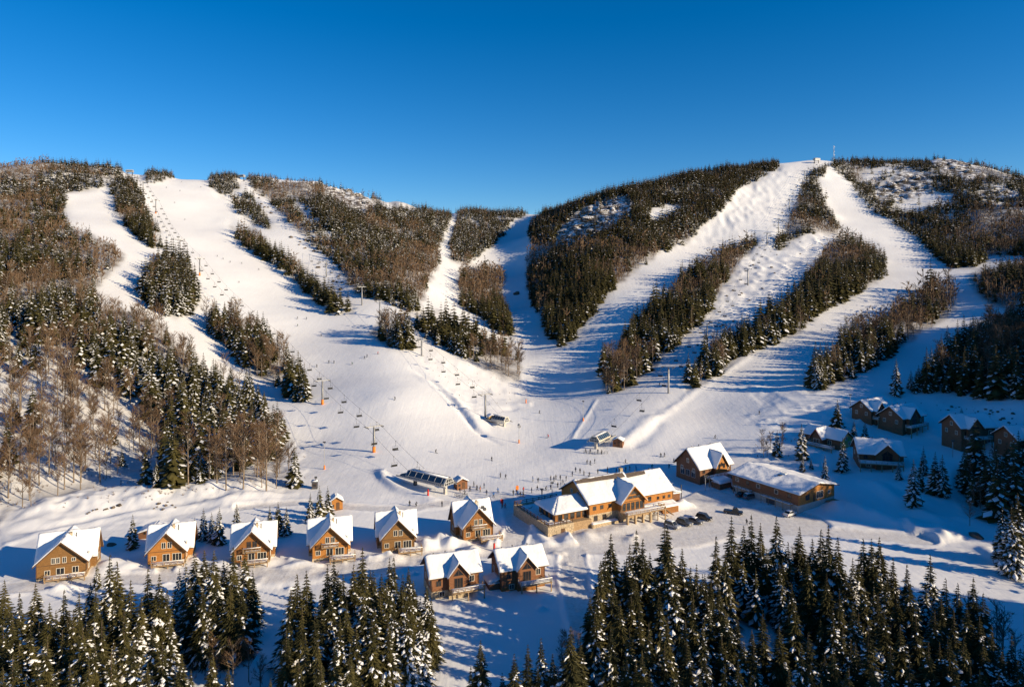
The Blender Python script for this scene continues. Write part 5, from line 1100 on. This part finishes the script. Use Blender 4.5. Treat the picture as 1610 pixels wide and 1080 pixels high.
# the lone skiers: position of the feet in the picture, jacket, words
LONE = [(517,571,'black','upper left one of the pair of skiers side by side below the wooded strip'),(525,571,'navy2','right one of the pair of skiers side by side below the wooded strip'),(498,577,'black','skier close to the left lift rope beside the second tower'),
 (573,564,'black','left skier of the couple on the middle of the wide piste'),(577,561,'navy2','right skier of the couple on the middle of the wide piste'),(594,557,'red','skier on the upper middle of the wide piste'),(554,573,'green','crouching skier alone between the pair and the couple'),
 (621,629,'black','lone skier in the centre of the wide empty piste'),(685,712,'black','lone skier above the dark blue terminal'),(773,724,'black','skier gliding towards the plaza, right of the dark blue terminal'),
 (848,650,'black','bending skier right of the middle terminal'),(862,688,'red','skier below the middle terminal'),(505,529,'black','skier leaning into a turn above the pair'),(468,502,'black','left of two skiers level at the tip of the wooded strip'),(482,502,'navy2','right of two skiers level at the tip of the wooded strip'),(468,513,'green','skier just below the two level ones'),
 (342,404,'black','first from the left of the row of four skiers high on the left piste'),(351,408,'navy2','second from the left of the row of four skiers high on the left piste'),(362,413,'black','third from the left of the row of four skiers high on the left piste'),(380,415,'green','rightmost of the row of four skiers high on the left piste'),(407,425,'black','skier beside the narrow wooded strip, right of the row of four'),(376,445,'black','skier below the row of four'),
 (283,301,'black','skier near the top of the left piste, below a second one'),(286,287,'black','highest skier on the left piste'),(262,296,'navy2','skier near the top left lift tower'),(275,320,'black','skier on the upper left piste under the top pair'),(291,346,'green','skier on the upper left piste near the fourth chair group'),(294,385,'black','skier beside the left lift at mid height'),(316,295,'black','skier at the top of the left piste beside the little wood'),(359,322,'navy2','skier under the small top wood'),
 (1291,520,'black','skier between the right wooded strips, left one'),(1311,534,'black','skier between the right wooded strips, lower right one'),(1323,517,'navy2','small skier between the right wooded strips, upper right one'),(1207,274,'black','skier at the top of the right piste, left'),(1214,276,'navy2','skier at the top of the right piste, right'),
 (1037,606,'black','skier left of the lowest right lift tower'),(1194,651,'black','skier alone on the wide shaded piste above the parking'),(1124,689,'black','skier at the edge of the big shadow behind the service chalet'),(1059,727,'grey','skier near the left corner of the service chalet'),(983,728,'grey','skier left of the shadow behind the lodge'),(1025,736,'black','skier standing in the shadow behind the lodge, left'),(1052,735,'navy2','skier standing in the shadow behind the lodge, right'),(1039,718,'black','left of the two skiers above the lodge shadow'),(1045,718,'black','right of the two skiers above the lodge shadow'),
 (864,462,'black','skier on the shaded narrow piste'),(800,745,'navy2','')]
rp = random.Random(5)
for u, v, c, lab in LONE:
    if not lab: continue
    wh = 'red-jacketed ' if c == 'red' else 'dark-clad '
    person(u, v, 'ski', c, rp.uniform(-1, 1), wh+lab)
GR = [('in the loose group left of the shaded plaza', [(770,790),(776,782),(783,775),(765,779)]), ('between the plaza and the terrace rail', [(836,775),(845,772),(852,778),(858,771)]), ('waiting behind the lodge near the lodge roof', [(905,742),(912,744),(900,749),(940,745),(955,742)]), ('in the group on the bright snow behind the lodge', [(838,757),(846,759),(866,756),(874,754),(881,755),(890,756),(871,757)]), ('in the group at the edge of the shadow behind the terrace', [(882,765),(877,767),(866,770),(888,768),(885,762),(893,775)]), ('queueing beside the dark blue lift terminal', [(745,765),(750,770),(755,772),(761,768),(739,773),(731,777),(723,775)]),
 ('in the knot of people on the shaded plaza', [(807,779),(814,780),(818,782),(823,781),(812,776)]), ('in the trio on the snow below the right terminal', [(923,730),(928,730),(935,729)]), ('in the pair just behind the lodge roof', [(918,748),(927,749)]), ('in the pair walking right of the dark blue terminal', [(787,751),(795,753)]), ('in the crowd at the back corner of the lodge', [(975,742),(984,741),(990,740),(1000,740),(969,744)]), ('in front of the right lift terminal', [(921,712),(928,713),(940,713),(946,714)])]
for w_, ps in GR:
    for u, v in ps:
        pose, c = rp.choice([('stand','black'),('stand','grey'),('stand','navy2'),('walk','black'),('walk','blue'),('ski','black')]); 
        person(u, v, pose, c, rp.uniform(0, 6.28), 'small dark-clad person standing '+w_, 'people '+w_)
for u, v, pose, c, lab in ((755,774,'stand','orange2','person in an orange jacket in the queue at the dark blue terminal'),(644,796,'stand','black','person standing behind the plain-fronted chalet, left of the crouching one'),(654,796,'ski','black','crouching person behind the plain-fronted chalet'),(695,797,'stand','grey','person alone on the snow between the two rearmost chalets of the row'),(790,798,'stand','red','person in red beside the red trail sign'),(794,800,'walk','red','person in red walking right of the red trail sign'),(1115,840,'walk','black','person walking alone across the car park'),(680,757,'stand','black','person in the shadow pit left of the terminal'),(823,774,'stand','red','person in red on the shaded plaza')):
    person(u if u != 1115 else 1174, v if u != 1115 else 826, pose, c, rp.uniform(0, 6.28), lab, None, False)

# ---------------------------------------------------------------- cars
def car(label, u, v, rz, paint, group, kind='suv', snow=False, L=4.6):
    p = hit(u, v); r = thing('parked_car', label, 'car', p, rz, group); W2 = .92; hb = .95; ht = 1.72 if kind == 'suv' else 1.45
    if kind == 'pickup': L = 5.4; ht = 1.8
    a = L/2
    t = MB(); prof = [(-a, .35), (a, .35), (a, .75), (a-.15, hb), (-a+.1, hb+.05), (-a, .8)]; t.prism(prof, 'y', -W2, W2); o = t.build('body', M['paint_'+paint], r)
    bmod(o, .09)
    if kind == 'pickup': cab = [(-.3, hb), (1.5, hb), (.75, ht), (.0, ht)]
    elif kind == 'suv': cab = [(-a+.15, hb), (1.15, hb), (.45, ht), (-a+.55, ht)]
    else: cab = [(-a+.6, hb), (1.2, hb), (.4, ht), (-a+1.3, ht)]
    t = MB(); t.prism([(x, z) for x, z in cab], 'y', -W2+.1, W2-.1); t.build('window', M['glass'], r)
    t = MB(); x0, x1 = cab[3][0]+.04, cab[2][0]-.02; t.box(x0, -W2+.14, ht-.06, x1, W2-.14, ht+.04)
    for (xa, za), (xb, zb) in ((cab[0], cab[3]), (cab[1], cab[2])):
        for sg in (-1, 1): t.tube((xa, sg*(W2-.12), za), (xb, sg*(W2-.14), zb), .05, n=5)
    t.build('roof', M['paint_'+paint], r)
    for x in (-a+.85, a-.85):
        for sg in (-1, 1):
            t = MB(); t.tube((x, sg*(W2-.22), .34), (x, sg*(W2+.03), .34), .34, n=18); q = t.build('wheel', M['rubber'], r); t = MB(); t.tube((x, sg*(W2-.1), .34), (x, sg*(W2+.05), .34), .19, n=12); t.build('rim', M['galv'], q)
    for sg in (-1, 1):
        t = MB(); t.box(a-.06, sg*.66-.18, .62, a+.03, sg*.66+.18, .80); t.build('headlight', M['white_paint'], r); t = MB(); t.box(-a-.03, sg*.72-.13, .68, -a+.06, sg*.72+.13, .88); t.build('tail_light', M['cloth_red'], r)
    if snow: t = MB(); snow_slab(t, (x0, .7, ht+.04), (x1, .7, ht+.04), (x1, -.7, ht+.04), (x0, -.7, ht+.04), .14, (1,1,1,1)); t.build('snow_cover', M['snow'], r, True)
def bmod(o, w):
    me = o.data; bm = bmesh.new(); bm.from_mesh(me); bmesh.ops.bevel(bm, geom=[e for e in bm.edges], offset=w, segments=2, affect='EDGES', clamp_overlap=True); bm.to_mesh(me); bm.free()
PC = 'cars parked in a row below the lodge'
car('pale silver car, leftmost of the row below the lodge', 1057, 829, R(-48), 'silver', PC, 'suv', True); car('dark car, second from the left in the row below the lodge', 1076, 825, R(-48), 'grey', PC, 'suv'); car('dark silver-sided car, third from the left in the row below the lodge', 1093, 822, R(-45), 'grey', PC, 'sedan', True); car('black car at the right end of the row below the lodge', 1107, 817, R(-38), 'black', PC, 'suv')
car('dark pickup truck standing alone on the open car park', 1153, 808, R(-25), 'black', None, 'pickup')
SC = 'cars in the shade beside the long building'
car('black car in the shade, nearest to the service chalet', 1161, 771, R(8), 'black', SC, 'suv'); car('dark car in the middle of the shaded trio beside the long building', 1168, 781, R(20), 'black', SC, 'sedan'); car('dark car nearest the wall of the long building', 1180, 784, R(20), 'grey', SC, 'suv', True)
car('small white car tucked against the corner of the long building', 1242, 811, R(35), 'white', None, 'sedan', True)
# ---------------------------------------------------------------- planting (after the buildings, so none stands inside one)
def free(t):
    return all((t[0]-x)**2+(t[1]-y)**2 > (r*r*(.45 if isinstance(t[5], str) else 1)) for x, y, r in BUILD_KEEP)
spr = [t for t in spr if free(t)]; bar = [t for t in bar if free(t)]
def px_of(t): return U0+F*t[0]/t[1], VH+F*(CZ-t[2])/t[1]
def split_near(lst):
    def key(t):
        u, v = px_of(t); inside = -10 < u < 1620 and v-F*t[3]/t[1] < 1075
        return (0 if isinstance(t[5], str) and inside else 1, -(t[3]/t[1])) if inside else (2, 0)
    lst = sorted(lst, key=key); n = 0
    near = [t for t in lst[:298]]; return near, lst[298:]
srnd = random.Random(11)
def words(t):
    z = t[5]
    if isinstance(z, str): return z
    return z
near_s, rest_s = split_near(spr); near_b, rest_b = split_near(bar)
# prototypes: six near spruces by snow load, four bare trees
PS = []
for i, (sn, sl, ba) in enumerate([(.30, .85, .04), (.40, 1.0, .05), (.62, .95, .05), (.72, 1.08, .04), (.92, 1.0, .04), (.98, 1.12, .06), (.5, .72, .10), (.2, 1.05, .05)]):
    c, t = spruce(srnd, 3, sn, sl, ba); PS.append((sn, tmesh('crown', c, [M['needles'], M['tree_snow']]), tmesh('trunk', t, [M['bark']])))
PB = []
for i in range(5):
    c, t = bare_tree(srnd, 3, srnd.uniform(.8, 1.2)); PB.append((0, tmesh('crown', c, [M['twig']]), tmesh('trunk', t, [M['bark_pale']])))
def plant(t, proto, name, label, group, cat):
    o = link(name, None); o.location = (t[0], t[1], t[2]); s = t[3]; o.scale = (s, s, s); o.rotation_euler = (0, 0, srnd.uniform(0, 6.28)); tag(o, label, cat, group)
    link('trunk', proto[2], o); link('crown', proto[1], o)
for t in near_s:
    z = t[5]; j = srnd.choice([k for k in range(8) if abs(PS[k][0]-t[4]) < .36] or [1])
    if isinstance(z, str) and z.startswith('solo:'): lab, grp = z[5:], None
    elif isinstance(z, str): lab, grp = 'snow-dusted green spruce '+FGL[z], 'spruces '+FGL[z]
    else:
        wz = WOODS[z][6] or 'on the wooded mountainside'; lab, grp = 'snow-dusted spruce '+wz, 'spruces '+wz
    plant(t, PS[j], 'spruce_tree', lab, grp, 'spruce tree')
for t in near_b:
    z = t[5]; wz = BARW[z] if isinstance(z, str) else (WOODS[z][6].replace('among bare trees ', '') or 'on the wooded mountainside')
    plant(t, srnd.choice(PB), 'bare_tree', 'leafless brown tree '+wz, 'leafless trees '+wz, 'bare tree')
# the thousands beyond: merged
def merge(lst, protos_of, name, mats, label, cat):
    Vs, Ts, Ms, o = [], [], [], 0
    buckets = {}
    for t in lst: buckets.setdefault(protos_of(t), []).append(t)
    for pk, ts in buckets.items():
        v, tr, m = PROT[pk]; A = np.array([t[:4] for t in ts], np.float32); n = len(A); ang = rng.uniform(0, 6.28, n).astype(np.float32); ca, sa = np.cos(ang), np.sin(ang); s = A[:, 3:4]
        wdt = s*rng.uniform(.85, 1.15, (n, 1)).astype(np.float32)
        vx = (v[None, :, 0]*ca[:, None]-v[None, :, 1]*sa[:, None])*wdt+A[:, 0:1]; vy = (v[None, :, 0]*sa[:, None]+v[None, :, 1]*ca[:, None])*wdt+A[:, 1:2]; vz = v[None, :, 2]*s+A[:, 2:3]
        Vs.append(np.stack([vx, vy, vz], -1).reshape(-1, 3)); Ts.append((tr[None]+(np.arange(n)*len(v))[:, None, None]+o).reshape(-1, 3)); Ms.append(np.tile(m, n)); o += n*len(v)
    me = raw_mesh(name, np.concatenate(Vs), np.concatenate(Ts), np.concatenate(Ms), mats); ob = link(name, me); tag(ob, label, cat, kind='stuff'); print(name, len(lst), 'trees', len(me.polygons), 'faces')
PROT = {}
def join(c, t, tm):
    v1, t1, m1 = c.arrays(); v2, t2, m2 = t.arrays(); return np.concatenate([v1, v2]), np.concatenate([t1, t2+len(v1)]), np.concatenate([m1, m2*0+tm])
for lv in (2, 1, 0):
    for i in range(6):
        sn = [.1, .3, .5, .65, .8, .97][i]
        PROT['s', lv, i] = join(*spruce(srnd, lv, sn, srnd.uniform(.85, 1.15)), 2)
    for i in range(4): PROT['b', lv, i] = join(*bare_tree(srnd, lv, srnd.uniform(.8, 1.2)), 1)
def lod(t): return 2 if t[1] < 420 else 1 if t[1] < 640 else 0
def sp_key(t):
    if t[5] == -1: return ('s', 0, 1)
    return ('s', lod(t), int(np.clip(t[4]*6+srnd.uniform(-1, 1), 0, 5)))
merge(rest_s+side, sp_key, 'spruce_forest', [M['needles'], M['tree_snow'], M['bark']], 'dark snow-dusted spruce forest covering the mountainsides between the pistes', 'spruce forest')
merge(rest_b, lambda t: ('b', lod(t), srnd.randrange(4)), 'leafless_forest', [M['twig'], M['bark_pale']], 'brown leafless woodland mixed into the spruce forest on the slopes', 'leafless forest')
# low brushwood poking through the snow
c = TB()
for s, n, h in (('0,560 300,560 440,660 470,760 300,775 100,800 0,800', 700, 1.3), ('640,545 830,600 800,640 720,650', 120, .9), ('1180,690 1250,690 1240,730 1190,725', 40, 1.2), ('1440,630 1600,640 1600,665 1430,650', 40, .8), ('150,780 480,700 480,760 200,790', 160, 1.1), ('1200,920 1580,960 1580,1075 1200,1060', 160, 1.3), ('0,1000 420,1020 420,1078 0,1078', 120, 1.2), ('840,380 1000,400 920,500 880,545', 0, 1)):
    poly = pp(s); us = [p[0] for p in poly]; vs = [p[1] for p in poly]
    for _ in range(n):
        u, v = random.uniform(min(us), max(us)), random.uniform(min(vs), max(vs))
        if not inpoly(np.array([u]), np.array([v]), poly)[0]: continue
        p = hit(u, v); hh = h*random.uniform(.5, 1.3)
        if not free((p.x, p.y, p.z, 0, 0, 0)): continue
        for k in range(random.randint(8, 16)):
            a = random.uniform(0, 6.28); r = random.uniform(.1, .55)*hh; b = Vector((p.x+random.uniform(-.2, .2), p.y+random.uniform(-.2, .2), p.z-.1)); e = b+Vector((math.cos(a)*r, math.sin(a)*r, hh*random.uniform(.5, 1))); q = Vector((-math.sin(a), math.cos(a), 0))*.03
            c.tri(tuple(b-q), tuple(b+q), tuple(e), 0)
ob = link('brushwood', tmesh('brushwood', c, [M['twig']])); tag(ob, 'thin brown brushwood sticking out of the snow on the banks', 'brushwood', kind='stuff')

for o in C.objects:
    if o.parent is None and o.get('label') and len(o['label'].split()) > 16: print('LONG', o.name, o['label'])
# ---------------------------------------------------------------- light, sky, camera
w = bpy.data.worlds.new('World'); bpy.context.scene.world = w; w.use_nodes = True; nt = w.node_tree
bg = nt.nodes['Background']; sky = nt.nodes.new('ShaderNodeTexSky'); sky.sky_type = 'NISHITA'; sky.sun_disc = False
sky.sun_elevation = SUN_EL; sky.sun_rotation = SUN_AZ; sky.altitude = 1500; sky.air_density = 1.0; sky.dust_density = 0.0; sky.ozone_density = 4.0
hs = nt.nodes.new('ShaderNodeHueSaturation'); hs.inputs['Saturation'].default_value = 1.33; hs.inputs['Hue'].default_value = .503; hs.inputs['Value'].default_value = .82
nt.links.new(sky.outputs['Color'], hs.inputs['Color']); nt.links.new(hs.outputs['Color'], bg.inputs['Color']); bg.inputs['Strength'].default_value = 0.104
sl = bpy.data.lights.new('sun', 'SUN'); sl.energy = 4.6; sl.angle = R(.5); sl.color = (1, .82, .55)
so = link('sun', sl); d = Vector((SX*math.cos(SUN_EL), SY*math.cos(SUN_EL), math.sin(SUN_EL))); so.rotation_euler = d.to_track_quat('Z', 'Y').to_euler(); so.location = (200, -100, 200)
cam = bpy.data.cameras.new('camera'); cam.sensor_width = 36; cam.lens = 36*F/1610; cam.shift_y = -(540-VH)/1610; cam.clip_start = 1; cam.clip_end = 9000
co = link('camera', cam); co.location = (0, 0, CZ); co.rotation_euler = (R(90), 0, 0)
sc = bpy.context.scene; sc.camera = co
sc.view_settings.view_transform = 'Standard'; sc.view_settings.look = 'None'; sc.view_settings.exposure = 0.64; sc.view_settings.gamma = 1
